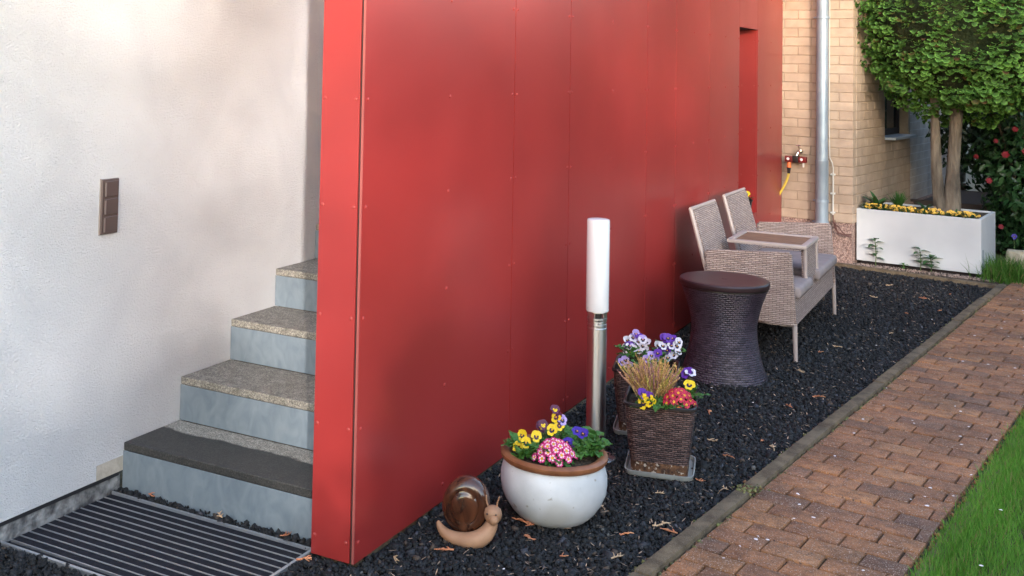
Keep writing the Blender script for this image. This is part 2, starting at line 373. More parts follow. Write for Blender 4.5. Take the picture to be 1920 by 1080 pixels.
# black chippings
N = 105000
xs = rng.uniform(-1.15, 2.0, 4 * N); ys = rng.uniform(-1.0, 7.35, 4 * N) 
yk = 7.50 - .1375 / .99 * (xs - .1) * 1.0
ok = (xs < 1.015 + .13745 * (ys - 1.423) / .9905 - .052) & (ys < 7.42 - .21 * np.maximum(xs - .45, 0))
ok &= ~((xs < -.185) & (ys > -.515) & (ys < .047)) & ~((xs < -.17) & (ys > .098)) & ~((xs < .004) & (ys > .004) & (xs > -.19))
ok &= ~((xs < -.17) & (ys > 0.1))
xs, ys = xs[ok], ys[ok]
keep = rng.random(len(xs)) < np.where(ys < 2.5, 1.0, np.where(ys < 4.5, .75, .6))
xs, ys = xs[keep][:N], ys[keep][:N]; n = len(xs)
hexv = np.array([(-1, -1, -1), (1, -1, -1), (1, 1, -1), (-1, 1, -1), (-.7, -.7, 1), (.8, -.6, 1), (.6, .8, 1), (-.7, .6, 1)], float) * .5
hexf = [(0, 3, 2, 1), (4, 5, 6, 7), (0, 1, 5, 4), (1, 2, 6, 5), (2, 3, 7, 6), (3, 0, 4, 7)]
zs = rng.uniform(-.012, .004, n)
sz = rng.lognormal(math.log(.0098), .38, n)[:, None] * rng.uniform(.55, 1.25, (n, 3))
V, F = scatter(hexv, hexf, np.stack([xs, ys, zs], 1), rotmats(n), sz)
V += rng.normal(size=V.shape) * .0010
g = rng.lognormal(math.log(.0078), .75, n); cc = np.stack([g * .92, g * .95, g * 1.22], 1)
br = rng.random(n) < .008; cc[br] = np.array([.12, .11, .10]) * rng.uniform(.5, 1.4, (br.sum(), 1))
br = rng.random(n) < .03; cc[br] = np.array([.08, .055, .04])
o = link('gravel', npmesh('gravel', V, F, M['chips'], np.repeat(cc, 8, 0))); tag(o, 'black basalt chippings filling the bed between the red wall and the path', 'gravel', kind='stuff')
# gravel leaf crumbs: tiny pale twigs lying everywhere
n = 1500
t = rng.random(n); yy = rng.uniform(-.4, 7.0, n); xx = rng.uniform(0, 1, n) ** .8 * (1.015 + .13745 * (yy - 1.423) / .99 - .07)
tw = np.array([(-.5, -.04, 0), (.5, -.05, .05), (.5, .05, .06), (-.5, .04, 0), (0, .12, .02), (0, -.10, .02)], float)
V, F = scatter(tw, [(0, 5, 4, 3), (5, 1, 2, 4)], np.stack([xx, yy, rng.uniform(.006, .011, n)], 1), frames(np.stack([rng.normal(0, .25, n), rng.normal(0, .25, n), np.ones(n)], 1), (1, 0, 0), rng.uniform(0, 6.28, n)),
               np.stack([rng.uniform(.008, .030, n), rng.uniform(.012, .026, n), np.full(n, .02)], 1))
cc = np.array([.34, .23, .16])[None] * rng.uniform(.35, 1.5, (n, 1)) * np.array([1, 1, 1])[None]
o = link('plant_crumbs', npmesh('plant_crumbs', V, F, M['heath'], np.repeat(cc, 6, 0))); tag(o, 'dry twig crumbs and needles sprinkled over the black gravel', 'litter', kind='stuff')

# ------------------------------------------------------------------ path
b = MB(); b.box((-.03, -6, -.03), (.72, 16, .008)); o = b.obj('brick_path', M['joint'], X=PF); struct(o); path = o
pm = {}
def paver_mesh(wd, k):
    b = MB(); b.box((-wd / 2 + .0042, -.0548, -.03), (wd / 2 - .0042, .0548, .022), bev=.0045)
    for i, v in enumerate(b.v):
        b.v[i] = (v[0] + .0007 * math.sin(i * 7 + k), v[1] + .0007 * math.cos(i * 3 + k * 2), v[2])
    return b.mesh('brick', M['paver'], 40)
far = MB()
for r_ in range(-14, 70):
    al = -.365 + .119 * r_
    cuts = [.022, .12, .32, .52, .668] if r_ % 2 == 0 else [.022, .22, .42, .62, .668]
    for i in range(4):
        a0, a1 = cuts[i], cuts[i + 1]; wd = round(a1 - a0, 3); xc = (a0 + a1) / 2
        jz, jr, jx = random.uniform(-.0022, .0018), random.uniform(-.012, .012), random.uniform(-.0015, .0015)
        if -7 <= r_ <= 58:
            k = random.randrange(4)
            if (wd, k) not in pm: pm[(wd, k)] = paver_mesh(wd, k)
            q = link('brick', pm[(wd, k)], path, (xc + jx, al, jz)); q.rotation_euler = (random.uniform(-.01, .01), random.uniform(-.006, .006), jr)
        else: far.box((a0 + .003, al - .0565, -.03), (a1 - .003, al + .0565, .022 + jz))
o = far.obj('far_bricks', M['paver'], path); o['kind'] = 'stuff'
def kerb(name, x0, x1, ya, yb, top, X, wob=.004, seg=1.0):
    """a row of kerb stones butted end to end, one thing, each stone a part"""
    root = link(name, None, None, X=X); y = ya
    while y < yb - .05:
        y2 = min(y + seg, yb); b = MB()
        b.box((x0, y + .002, -.12), (x1, y2 - .002, top + random.uniform(-.003, .003)), bev=.010)
        bm = bmesh.new(); me = b.mesh('kerb_stone', M['concrete'], 50)
        q = link('kerb_stone', me, root); q.location.x = random.uniform(-wob, wob); q.rotation_euler.z = random.uniform(-.003, .003); bm.free(); y = y2
    return root
kb = kerb('kerb', -.046, .013, -4.0, 5.72, .034, PF); tag(kb, 'thin mossy concrete edging between the black gravel and the brick path', 'kerb')
kb = kerb('kerb', .690, .745, -4.0, 5.6, .020, PF); tag(kb, 'low concrete edging between the brick path and the lawn', 'kerb')
mK = Matrix.Translation((.40, 7.375, 0)) @ Matrix.Rotation(-math.pi / 2 - R(13.3), 4, 'Z')
kb = kerb('kerb', -.03, .03, 0, 1.40, .030, mK, seg=.7); tag(kb, 'gravel-dusted concrete edging in front of the white planter', 'kerb')
# moss crumbs along the kerb
mo = []
for i in range(900):
    s = rng.uniform(-1.6, 5); a = .02 + abs(rng.normal(0, .012)) if rng.random() < .8 else -.05 - abs(rng.normal(0, .006))
    mo.append(tuple(PF @ Vector((a, s, .016))))
for i in range(260):
    s = rng.uniform(-1.2, 4); mo.append(tuple(PF @ Vector((.678 + rng.normal(0, .008), s, .014))))
for i in range(70): mo.append(tuple(PF @ Vector((-.01 + rng.normal(0, .018), -.03 + rng.normal(0, .03), .034))))
mo = np.array(mo); V, F = scatter(hexv, hexf, mo, rotmats(len(mo)), rng.uniform(.004, .013, (len(mo), 1)) * np.ones((1, 3)))
cc = np.array([.13, .13, .045])[None] * rng.uniform(.4, 1.5, (len(mo), 1)); cc[::3] = np.array([.12, .06, .03]); cc[900:1160] = np.array([.26, .10, .04]) * rng.uniform(.4, 1.4, (260, 1))
o = link('moss', npmesh('moss', V, F, M['heath'], np.repeat(cc, 8, 0))); tag(o, 'crumbs of moss and dirt in the joints along the path edging', 'moss', kind='stuff')
# lawn
b = MB(); b.box((.745, -6, -.04), (14, 7, .002)); struct(b.obj('lawn', M['soil'], X=PF))
def blades(name, label, pts, h0, h1, wd, c0, c1, lean=.5, cat='grass'):
    n = len(pts); bl = np.array([(-.5, 0, 0), (.5, 0, 0), (.36, .12, .55), (-.36, .12, .55), (.0, .42, 1.0)], float)
    fr = frames(np.tile([[0, 0, 1.]], (n, 1)) + rng.normal(0, lean * .35, (n, 3)) * [1, 1, 0], (1, 0, 0), rng.uniform(0, 6.28, n))
    hh = rng.uniform(h0, h1, n); sc_ = np.stack([np.full(n, wd) * rng.uniform(.7, 1.3, n), hh * lean, hh], 1)
    V, _ = scatter(bl, [(0, 1, 2)], pts, fr, sc_)
    base = (np.arange(n) * 5)[:, None, None]
    F = (np.array([(0, 1, 2), (0, 2, 3), (3, 2, 4)])[None] + base).reshape(-1, 3)
    t = rng.random((n, 1)); cc = np.array(c0)[None] * (1 - t) + np.array(c1)[None] * t
    dry = rng.random(n) < .09; cc[dry] = (.30, .25, .10)
    cc = np.repeat(cc, 5, 0)
    return tag(link(name, npmesh(name, V, F, M['blade'], cc)), label, cat, kind='stuff')
n = 90000
a = .748 + rng.random(n) ** 1.5 * 1.2; s = rng.uniform(-1.2, 3.6, n); e = rng.random(n) < .13; a[e] = .722 + rng.normal(0, .018, e.sum())
pt = np.array(P0)[None] + a[:, None] * np.array(E1) + s[:, None] * np.array(E2)
blades('grass', 'short bright green lawn grass beside the brick path', pt, .025, .06, .0028, (.085, .235, .02), (.19, .41, .06), lean=.8)
wv = rng.random(5000); a = .75 + rng.random(5000) * 2.5; s = rng.uniform(3.5, 6.5, 5000)
pt = np.array(P0)[None] + a[:, None] * np.array(E1) + s[:, None] * np.array(E2)
blades('grass', 'lawn grass further along the brick path', pt, .03, .07, .006, (.085, .235, .02), (.19, .41, .06), lean=.8)

# ------------------------------------------------------------------ white rendered house wall
root = thing('rendered_house', 'white house wall in rough scratched render beside the steps', 'building', (-1.15, 0, 0))
b = MB(); b.box((-.3, -5, .07), (0, 9.5, 5)); b.obj('wall', M['render'], root)
b = MB(); b.box((-.28, -5, -.03), (-.012, .1, .052)); b.obj('plinth', M['plinth'], root)
b = MB(); b.box((-.28, -5, .0535), (-.004, .085, .0690)); b.obj('drip_seal', M['bitumen'], root)
b = MB(); b.box((-.05, -.045, .0705), (.0015, .1, .128)); b.obj('plaster_patch', M['plaster'], root)
# switch plate
root = thing('doorbell_panel', 'brown three-gang doorbell and switch plate on the white wall', 'switch', (-1.15, -.029, 1.131))
b = MB(); b.box((.0, -.047, -.108), (.012, .047, .108), bev=.003); b.obj('plate', M['bronze'], root)
b = MB(); b.box((.0005, -.0495, -.110), (.007, -.0472, .110)); b.obj('plate_edge', M['bronze_edge'], root)
for k in (-1, 0, 1):
    b = MB(); X = Matrix.Translation((.0125, 0, k * .069)) @ Matrix.Rotation(R(3 if k > -1 else 0), 4, 'Z')
    b.box((0, -.036, -.030), (.005, .040, .030), X=X, bev=.0015); q = b.obj('rocker', M['bronze'], root)
    b = MB(); b.box((.0052, -.0385, -.028), (.0068, -.031, .026), X=X); b.obj('rocker_edge', M['bronze_edge'], q)

# ------------------------------------------------------------------ staircase
root = thing('staircase', 'outdoor steps with speckled stone treads and zinc risers', 'steps', (0, 0, 0))
fy = [.10 + .3375 * i for i in range(8)]; tz = [.180, .361, .541, .718, .892, 1.07, 1.25, 1.43]
for i in range(8):
    b = MB(); zb = -.03 if i == 0 else tz[i - 1] + .001
    b.box((-1.148, fy[i] - .001, zb), (-.176, fy[i] + .003, tz[i] - .032), bev=.001); b.obj('riser', M['zinc_riser'], root)
    b = MB(); bk = fy[i] + (.3375 if i < 7 else 1.2)
    b.box((-1.1485, 0, 0), (-.1755, bk - fy[i] - .003, .032), bev=.003)
    b.obj('tread', M['granite_wet'] if i == 0 else M['granite'], root, loc=(0, fy[i] + .001, tz[i] - .032))
    b = MB(); b.box((-1.14, fy[i] + .02, -.02), (-.18, bk, tz[i] - .034)); q = b.obj('step_core', M['concrete'], root)

# ------------------------------------------------------------------ foot grating
root = thing('foot_grating', 'aluminium scraper mat with dark ribbed inserts at the foot of the steps', 'doormat', (0, 0, 0))
xl, xr = -1.132, -.205
b = MB()
for z0 in (0,):
    b.box((xl - .012, -.520, -.02), (xr + .022, -.508, .010)); b.box((xr + .010, -.507, -.02), (xr + .022, .046, .010)); 
    b.box((xl - .012, .0365, -.02), (xr + .009, .046, .006))
b.obj('frame', M['alu'], root)
b = MB(); b.box((xl - .01, -.507, -.02), (xr + .009, .036, -.004)); b.obj('tray_bottom', M['rubber'], root)
b1 = MB(); b1.box((xl, -.0022, -.004), (xr, .0022, .0050)); m1 = b1.mesh('scraper_bar', M['alu'])
b2 = MB(); b2.box((xl, .0032, -.004), (xr + .004, .0375, .0030)); m2 = b2.mesh('ribbed_insert', M['rubber'])
for k in range(13):
    y = .0275 - .0417 * k
    link('scraper_bar', m1, root, (0, y, 0)); 
    if k: link('ribbed_insert', m2, root, (0, y, 0))
link('ribbed_insert', m2, root, (0, .0275 - .0417 * 13 + .001, 0)).scale.y = .68

# ------------------------------------------------------------------ red clad screen wall
root = thing('red_screen_wall', 'red fibre-cement panel wall with riveted sheets and a tall slot', 'wall', (0, 0, 0))
ZT, ZB = 3.1, .012
n0, n1, nz0, nz1 = 5.733, 6.413, .53, 2.064; END = 7.50
b = MB()
b.box((-.162, .012, .02), (-.030, n0 - .012, ZT - .02)); b.box((-.162, n1 + .012, .02), (-.030, END, ZT - .02))
b.box((-.162, n0 - .011, .02), (-.012, n1 + .011, nz0 - .01)); b.box((-.162, n0 - .011, nz1 + .01), (-.012, n1 + .011, ZT - .02))
b.obj('substructure', M['dark'], root)
rz_ = [.078, .460, .836, 1.217, 1.590, 1.970, 2.350, 2.730, 3.02]
def rivets(pts, nrm, parent):
    b = MB()
    for p in pts:
        p = Vector(p); X = Matrix.Translation(p) @ nrm.to_track_quat('Z', 'Y').to_matrix().to_4x4()
        b.lathe([(.0075, 0), (.0070, .0022), (.0040, .0038), (.0001, .0042)], 8, X=X)
    q = b.obj('rivets', M['red_head'], parent); q['kind'] = 'stuff'
def panel(y0, y1, z0, z1, mid=False, name='panel'):
    b = MB(); b.box((-.008, y0 + .0032, z0), (0, y1 - .0032, z1))
    q = b.obj(name, [M['red']], root)
    ys_ = [y0 + .026, y1 - .026] + ([(y0 + y1) / 2 + .01] if mid else [])
    rivets([(0, y, z) for y in ys_ for z in rz_ if z0 + .02 < z < z1 - .02], Vector((1, 0, 0)), q)
seams = [0, 1.297, 1.989, 3.281, 3.914, 4.784, n0]
for i in range(6):
    if i in (0, 3):  # wide sheet carries a middle row of rivets
        pass
    panel(seams[i] - (.0 if i else 0), seams[i + 1], ZB, ZT, mid=(seams[i + 1] - seams[i] > .85) )
panel(n0, n1, nz1, ZT); panel(n0, n1, ZB, nz0); panel(n1, END, ZB, ZT, mid=True)
# end face, back face, reveals
b = MB(); b.box((-.174, -.002, ZB), (-.018, .006, ZT), bev=.0007); q = b.obj('end_panel', M['red'], root)
rivets([(x, -.002, z) for x in (-.160, -.032) for z in rz_], Vector((0, -1, 0)), q)
b = MB(); b.box((-.0172, .004, ZB + .002), (-.0085, .012, ZT)); b.obj('corner_gap', M['dark'], root)
b = MB(); b.box((-.0082, -.0025, ZB + .001), (-.0004, .0020, ZT)); b.obj('cut_edge', M['rededge'], root)
for i in range(7):
    ys2 = [.008, 1.297, 2.6, 3.9, 5.2, n0]
b = MB(); b.box((-.172, .008, ZB), (-.1625, n0, ZT)); b.obj('back_panel', M['red'], root)
b = MB(); b.box((-.172, n1, ZB), (-.1625, END, ZT)); b.obj('back_panel', M['red'], root)
b = MB(); b.box((-.16, n1 - .002, nz0), (-.0085, n1 + .007, nz1)); q = b.obj('reveal_panel', M['red'], root)
rivets([(x, n1 - .002, z) for x in (-.13, -.03) for z in rz_ if nz0 < z < nz1], Vector((0, -1, 0)), q)
b = MB(); b.box((-.16, n0 - .007, nz0), (-.0085, n0 + .002, nz1)); b.obj('reveal_panel', M['red'], root)
b = MB(); b.box((-.172, n0 - .007, nz1 - .002), (-.0085, n1 + .007, nz1 + .008)); b.obj('slot_head', M['dark'], root)
b = MB(); b.box((-.172, n0 - .005, nz0 - .009), (-.0085, n1 + .005, nz0)); b.obj('slot_sill', M['red'], root)
b = MB(); b.box((-.15, .03, -.03), (-.012, END - .05, .019)); b.box((-.011, .9, -.03), (.022, END - .05, -.0005)); b.obj('footing', M['concrete'], root)

# ------------------------------------------------------------------ buff brick house
root = link('brick_house', None, None, X=KF); tag(root, 'buff brick house corner behind the red wall with a pebble-dash plinth', 'building')
b = MB()
b.box((-3.0, .006, .375), (-.006, .3, 4.6)); b.box((-.3, .301, .375), (-.006, 1.10, 4.6)); b.box((-.3, 1.10, .375), (-.006, 2.02, 1.07)); b.box((-.3, 1.10, 1.95), (-.006, 2.02, 4.6)); b.box((-.3, 2.02, .375), (-.006, 2.10, 4.6))
b.obj('wall', M['mortar'], root)
b = MB(); b.box((-3.0, .012, -.03), (-.014, .29, .3745)); b.box((-.29, .291, -.03), (-.014, 5, .3745)); b.obj('plinth', M['pebbledash'], root)
bmesh_c = {}
def brickm(l_, ax):
    key = (round(l_, 3), ax)
    if key not in bmesh_c:
        b = MB()
        if ax == 0: b.box((0, 0, 0), (l_ - .008, .098, .0745), bev=.002)
        else: b.box((-.098, 0, 0), (0, l_ - .008, .0745), bev=.003)
        bmesh_c[key] = b.mesh('brick', M['clay'])
    return bmesh_c[key]
stuffb = MB()
for c in range(50):
    z = .379 + c * .083
    x = 0 if c % 2 else .0
    xe = 0.0; first = True; off = (.245, .125)[c % 2]
    while xe > -.80:
        l_ = off if first and c % 2 else .245
        first = False; x0 = xe - l_
        if z < 2.6: link('brick', brickm(l_, 0), root, (x0 + .004, random.uniform(-.0015, .001), z)).rotation_euler.z = random.uniform(-.004, .004)
        else: stuffb.box((x0 + .004, 0, z), (xe - .004, .098, z + .0745))
        xe = x0
    y = .1 if c % 2 == 0 else .1; first = True
    while y < 2.0:
        l_ = .125 if first and c % 2 == 0 else .245; first = False
        l_ = min(l_, 2.1 - y)
        inwin = z + .07 > 1.07 and z < 1.95 and y + l_ > 1.16 and y < 1.96
        if not inwin:
            if z < 1.62: link('brick', brickm(l_, 1), root, (random.uniform(-.001, .0015), y + .004, z))
            else: stuffb.box((-.098, y + .004, z), (0, y + l_ - .004, z + .0745))
        y += l_
o = stuffb.obj('upper_bricks', M['clay'], root); o['kind'] = 'stuff'
b = MB(); b.box((-.16, 1.14, 1.072), (.085, 1.98, 1.098), bev=.003); b.obj('window_sill', M['sill'], root)
b = MB()
for a_, c_ in (((-.13, 1.10, 1.10), (-.09, 1.17, 1.95)), ((-.13, 1.95, 1.10), (-.09, 2.02, 1.95)), ((-.13, 1.17, 1.10), (-.09, 1.95, 1.16)), ((-.13, 1.17, 1.89), (-.09, 1.95, 1.95))): b.box(a_, c_)
wf = b.obj('window', M['dark'], root)
b = MB(); b.box((-.12, 1.17, 1.16), (-.11, 1.95, 1.89)); b.obj('pane', M['glass'], wf)
b = MB(); b.box((-.4, 2.101, .375), (-.055, 5.2, 4.6)); b.obj('rear_wall', M['greywall'], root)
b = MB()
for c in range(24):
    y = 2.11 - (c % 2) * .0
    while y < 5.0:
        l_ = .125 if (y < 2.12 and c % 2) else .245
        b.box((-.06, y + .004, .379 + c * .083), (-.050 + random.uniform(-.001, .001), y + l_ - .004, .4535 + c * .083)); y += l_
b.obj('pale_bricks', M['palebrick'], root)['kind'] = 'stuff'
b = MB(); b.box((-.05, 2.3, .25), (1.0, 2.34, .40)); b.box((-.05, 2.34, .30), (1.0, 4.2, .36)); 
b.obj('cellar_cover', M['roof'], root)

root = link('garden_wall', None, None, X=KF); tag(root, 'pale rendered wall glimpsed between the trunks behind the brick house', 'wall')
b = MB(); b.box((-.3, 5.4, -.03), (2.9, 5.6, 3.0)); b.obj('wall_face', M['whitewall'], root)

# drainpipe
root = link('drainpipe', None, None, X=KF @ Matrix.Translation((-.251, -.068, 0))); tag(root, 'grey zinc downpipe on the buff brick wall', 'drainpipe')
b = MB(); b.lathe([(.052, .925), (.052, 4.4)], 28); b.obj('upper_pipe', M['zinc'], root)
b = MB(); b.lathe([(.0565, .0), (.0565, .915), (.0575, .918), (.0575, .925), (.045, .926)], 28); b.obj('lower_pipe', M['zinc'], root)
for z in (.36, .55, 2.2):
    b = MB(); b.lathe([(.058, z), (.0605, z + .002), (.0605, z + .022), (.058, z + .024)], 28); b.tube([(0, .05, z + .012), (0, .075, z + .012)], .008); b.tube([(-.058, .0, z + .012), (-.078, 0, z + .012)], .006)
    b.obj('pipe_clip', M['zinc'], root)
# lightning conductor
root = link('earthing_cable', None, None, X=KF @ Matrix.Translation((-.166, -.022, 0))); tag(root, 'thin metal conductor rod with brown cable beside the downpipe', 'cable')
b = MB(); b.tube([(0, 0, .44), (0, 0, .82)], .0065); b.obj('rod', M['conduit'], root)
for z in (.46, .63, .80):
    b = MB(); b.box((-.022, -.006, z - .008), (.016, .02, z + .008), bev=.002); b.tube([(-.018, -.004, z), (-.018, -.018, z)], .004); b.obj('rod_clip', M['conduit'], root)
b = MB(); b.tube([(0, 0, .80), (.002, -.003, .86), (-.01, 0, .91), (-.03, .0, .95), (-.036, .0, 1.2), (-.036, 0, 3.4)], .004, 6); b.obj('upper_cable', M['conduit'], root)
b = MB(); b.tube([(0, 0, .45), (.005, -.005, .38), (.02, -.012, .33), (.05, -.02, .29), (.10, -.02, .275), (.16, -.01, .285)], .0055, 6)
b.tube([(.0, -.005, .37), (.03, -.02, .36), (.06, -.03, .34), (.085, -.02, .30), (.12, -.02, .27), (.16, -.01, .265)], .005, 6)
b.tube([(.02, -.01, .40), (.02, -.01, .36), (.04, -.02, .32), (.05, -.02, .27), (.07, -.02, .26)], .004, 6)
b.obj('brown_cable', M['cable'], root)
# tap with distributor
root = link('garden_tap', None, None, X=KF @ Matrix.Translation((-.478, -.0, .94))); tag(root, 'outdoor chrome tap with a dark red two-way hose distributor', 'tap')
b = MB(); b.tube([(.03, .0, .055), (.03, -.06, .055)], .011); b.tube([(.03, -.055, .06), (.012, -.07, .03), (.0, -.075, .0)], [.012, .011, .012]); b.lathe([(.0001, -.018), (.018, -.016), (.022, 0), (.018, .016), (.0001, .02)], 14, X=Matrix.Translation((.035, -.06, .05))); b.obj('spout', M['chrome'], root)
b = MB(); b.tube([(.025, -.07, .07), (.02, -.075, .105)], .005); b.tube([(.0, -.075, .107), (.042, -.075, .104)], .005); b.obj('tap_handle', M['chrome'], root)
b = MB(); b.box((-.028, -.10, -.05), (.024, -.045, .012), bev=.006); b.obj('distributor_body', M['potblack'], root)
for x0 in (-.095, .026):
    b = MB(); b.box((x0, -.10, -.048), (x0 + .068, -.05, .006), bev=.006); q = b.obj('distributor_arm', M['valvered'], root)
    b = MB(); b.lathe([(.013, 0), (.013, .004), (.0001, .005)], 12, X=Matrix.Translation((x0 + .03, -.1, -.02)) @ Matrix.Rotation(math.pi / 2, 4, 'X')); b.obj('dial', M['petal'], q)
b = MB(); b.tube([(.065, -.075, -.05), (.065, -.075, -.09)], .009); b.obj('outlet', M['conduit'], root)
b = MB(); b.tube([(-.062, -.075, -.05), (-.064, -.075, -.10)], [.017, .021], 12); b.obj('orange_connector', M['orange'], root)
b = MB(); b.tube([(-.064, -.075, -.10), (-.066, -.075, -.155)], [.019, .013], 12); b.obj('grey_collar', M['potblack'], root)
root = link('garden_hose', None, None, X=KF @ Matrix.Translation((-.478, -.0, .94)))
b = MB(); pts = []
for k in range(15):
    t = k / 14; pts.append((-.066 - .015 * t - .30 * t * t, -.075 - .03 * t, -.15 - .30 * t - .22 * t * t))
b.tube(pts, .0115, 10); b.obj('hose', M['yellowhose'], root); tag(root, 'yellow garden hose hanging from the tap and running behind the red wall', 'hose')

# ------------------------------------------------------------------ bollard lamp
root = thing('bollard_lamp', 'stainless steel bollard light with white opal cylinder by the red wall', 'lamp', (.327, 1.50, 0))
b = MB(); b.lathe([(.0425, .003), (.0425, .566), (.041, .568), (.041, .574), (.0425, .576), (.0425, .584), (.0405, .585), (.0405, .592), (.0425, .594), (.0425, .600)], 40); b.obj('post', M['steel'], root)
b = MB(); b.lathe([(.088, -.01), (.088, .003), (.084, .005), (.044, .005)], 40); b.lathe([(.006, .005), (.006, .011), (.0001, .013)], 8, X=Matrix.Translation((.066, -.02, 0))); b.obj('base_flange', M['steel'], root)
b = MB(); b.lathe([(.034, .599), (.034, .634), (.046, .634)], 32); b.obj('neck', M['potblack'], root)
for an in range(0, 360, 90):
    b = MB(); b.box((.033, -.014, .600), (.0425, .014, .634), bev=.001, X=Matrix.Rotation(R(an + 75), 4, 'Z')); b.obj('bracket', M['steel'], root)
b = MB(); b.lathe([(.0435, .634), (.048, .635), (.048, .640)], 40); b.lathe([(.0425, .603), (.044, .604), (.044, .611), (.0425, .612)], 40); b.obj('collar', M['steel'], root)
b = MB(); b.lathe([(.0490, .640), (.0505, .643), (.0505, 1.036), (.0485, 1.042), (.040, 1.0445), (.0001, 1.0445)], 48); b.obj('opal_cylinder', M['opal'], root)

# ------------------------------------------------------------------ plants kit
def oval_leaf(b, X, L, W, mi=0, bend=.5, cup=.25, ruff=0, n=5):
    vv, ff = [], []
    for i in range(n + 1):
        t = i / n; wd = W * .5 * math.sin(math.pi * min(1, t * .93 + .07)) ** .75 if 0 < i < n else W * .03
        x = L * t; z = L * (.35 * t - bend * t * t) ; rz2 = ruff * math.sin(i * 2.6) * W
        vv += [(x, -wd, z + cup * wd + rz2), (x, 0, z), (x, wd, z + cup * wd - rz2)]
    for i in range(n):
        o_ = i * 3; ff += [(o_, o_ + 3, o_ + 4, o_ + 1), (o_ + 1, o_ + 4, o_ + 5, o_ + 2)]
    b.add(vv, ff, mi, X)
def petal_fan(b, X, phi, half, r_, zoff, mi_in, mi_out, split=.42, notch=0, ruffle=.06, mi_eye=None, eye=.15):
    k = 7; rings = [eye, split, 1.0] if mi_eye is not None else [split, 1.0]
    vv = [(0, 0, zoff)]; ff = []; mm = []
    for ri, q in enumerate(rings):
        for i in range(k):
            t = -1 + 2 * i / (k - 1); a = phi + half * t * (.75 + .25 * q)
            rr = r_ * q * (1 - (abs(t) ** 2.6) * .30 * q) * (1 - notch * math.exp(-(t * 4) ** 2) * (q > .9))
            vv.append((rr * math.cos(a), rr * math.sin(a), zoff + r_ * (.10 * q + ruffle * q * math.sin(t * 7 + phi * 3))))
    for i in range(k - 1): ff.append((0, 1 + i, 2 + i)); mm.append(mi_eye if mi_eye is not None else mi_in)
    for ri in range(len(rings) - 1):
        o_, p_ = 1 + ri * k, 1 + (ri + 1) * k
        for i in range(k - 1):
            ff.append((o_ + i, p_ + i, p_ + i + 1, o_ + i + 1)); mm.append(mi_out if ri == len(rings) - 2 else mi_in)
    b.add(vv, ff, mm, X)
PAN = dict(yellow=('yellow', 'yellow', 'blotch'), purple_yellow=('purple', 'yellow', 'blotch'), white_purple=('purple', 'white', 'blotch'), white=('white', 'white', 'blotch'),
           lilac=('lilac', 'lilac', 'blotch'), purple=('purple', 'purple', 'blotch'), blue=('blue', 'blue', 'blotch'), wine=('brown', 'brown', 'yellow'), wine_yellow=('brown', 'yellow', 'brown'),
           lilac_white=('lilac', 'white', 'blotch'))
pan_cache = {}
def pansy_mesh(kind, var=0):
    if (kind, var) in pan_cache: return pan_cache[(kind, var)]
    up_, lo_, bl = PAN[kind]; mats = [M[up_], M[lo_], M[bl], M['eye']]; b = MB(); I = Matrix.Identity(4); j = var * .25
    for ph in (62, 118): petal_fan(b, I, R(ph + j * 8), R(48), .024, -.003, 0, 0)
    for ph in (12, 168): petal_fan(b, I, R(ph - j * 6), R(42), .021, 0, 2, 1, .46)
    petal_fan(b, I, R(270 + j * 5), R(56), .0225, .003, 2, 1, .48, notch=.12)
    b.lathe([(.0032, .002), (.0020, .0055), (.0001, .006)], 6, 3)
    pan_cache[(kind, var)] = b.mesh('flower', mats, 0); 
    pan_cache[(kind, var)].polygons.foreach_set('use_smooth', [True] * len(pan_cache[(kind, var)].polygons)); return pan_cache[(kind, var)]
def prim_mesh(outer, mid, var=0):
    key = ('p', outer, mid, var)
    if key in pan_cache: return pan_cache[key]
    b = MB()
    for k in range(5): petal_fan(b, Matrix.Identity(4), R(72 * k + var * 20), R(34), .0175, 0, 1, 0, .62, notch=.18, mi_eye=2, eye=.30, ruffle=.04)
    pan_cache[key] = b.mesh('flower', [M[outer], M[mid], M['eye']], 0); return pan_cache[key]
def face_mat(pos, nrm, roll=0, s=1):
    nrm = Vector(nrm).normalized(); q = nrm.to_track_quat('Z', 'Y').to_matrix()
    y = q @ Vector((0, 1, 0)); z = nrm; upw = Vector((0, 0, 1)); yy = (upw - z * upw.dot(z))
    if yy.length > .05:
        yy.normalize(); xx = yy.cross(z); q = Matrix((xx, yy, z)).transposed()
    m = q.to_4x4() @ Matrix.Rotation(roll, 4, 'Z') @ Matrix.Scale(s, 4); m.translation = pos; return m
RT, FW = Vector((.8655, .5009, 0)), Vector((-.5009, .8655, 0))   # local horizontal axes shared by the pot arrangements
def loc3(a, bb, z): v = RT * a + FW * bb; return Vector((v.x, v.y, z))
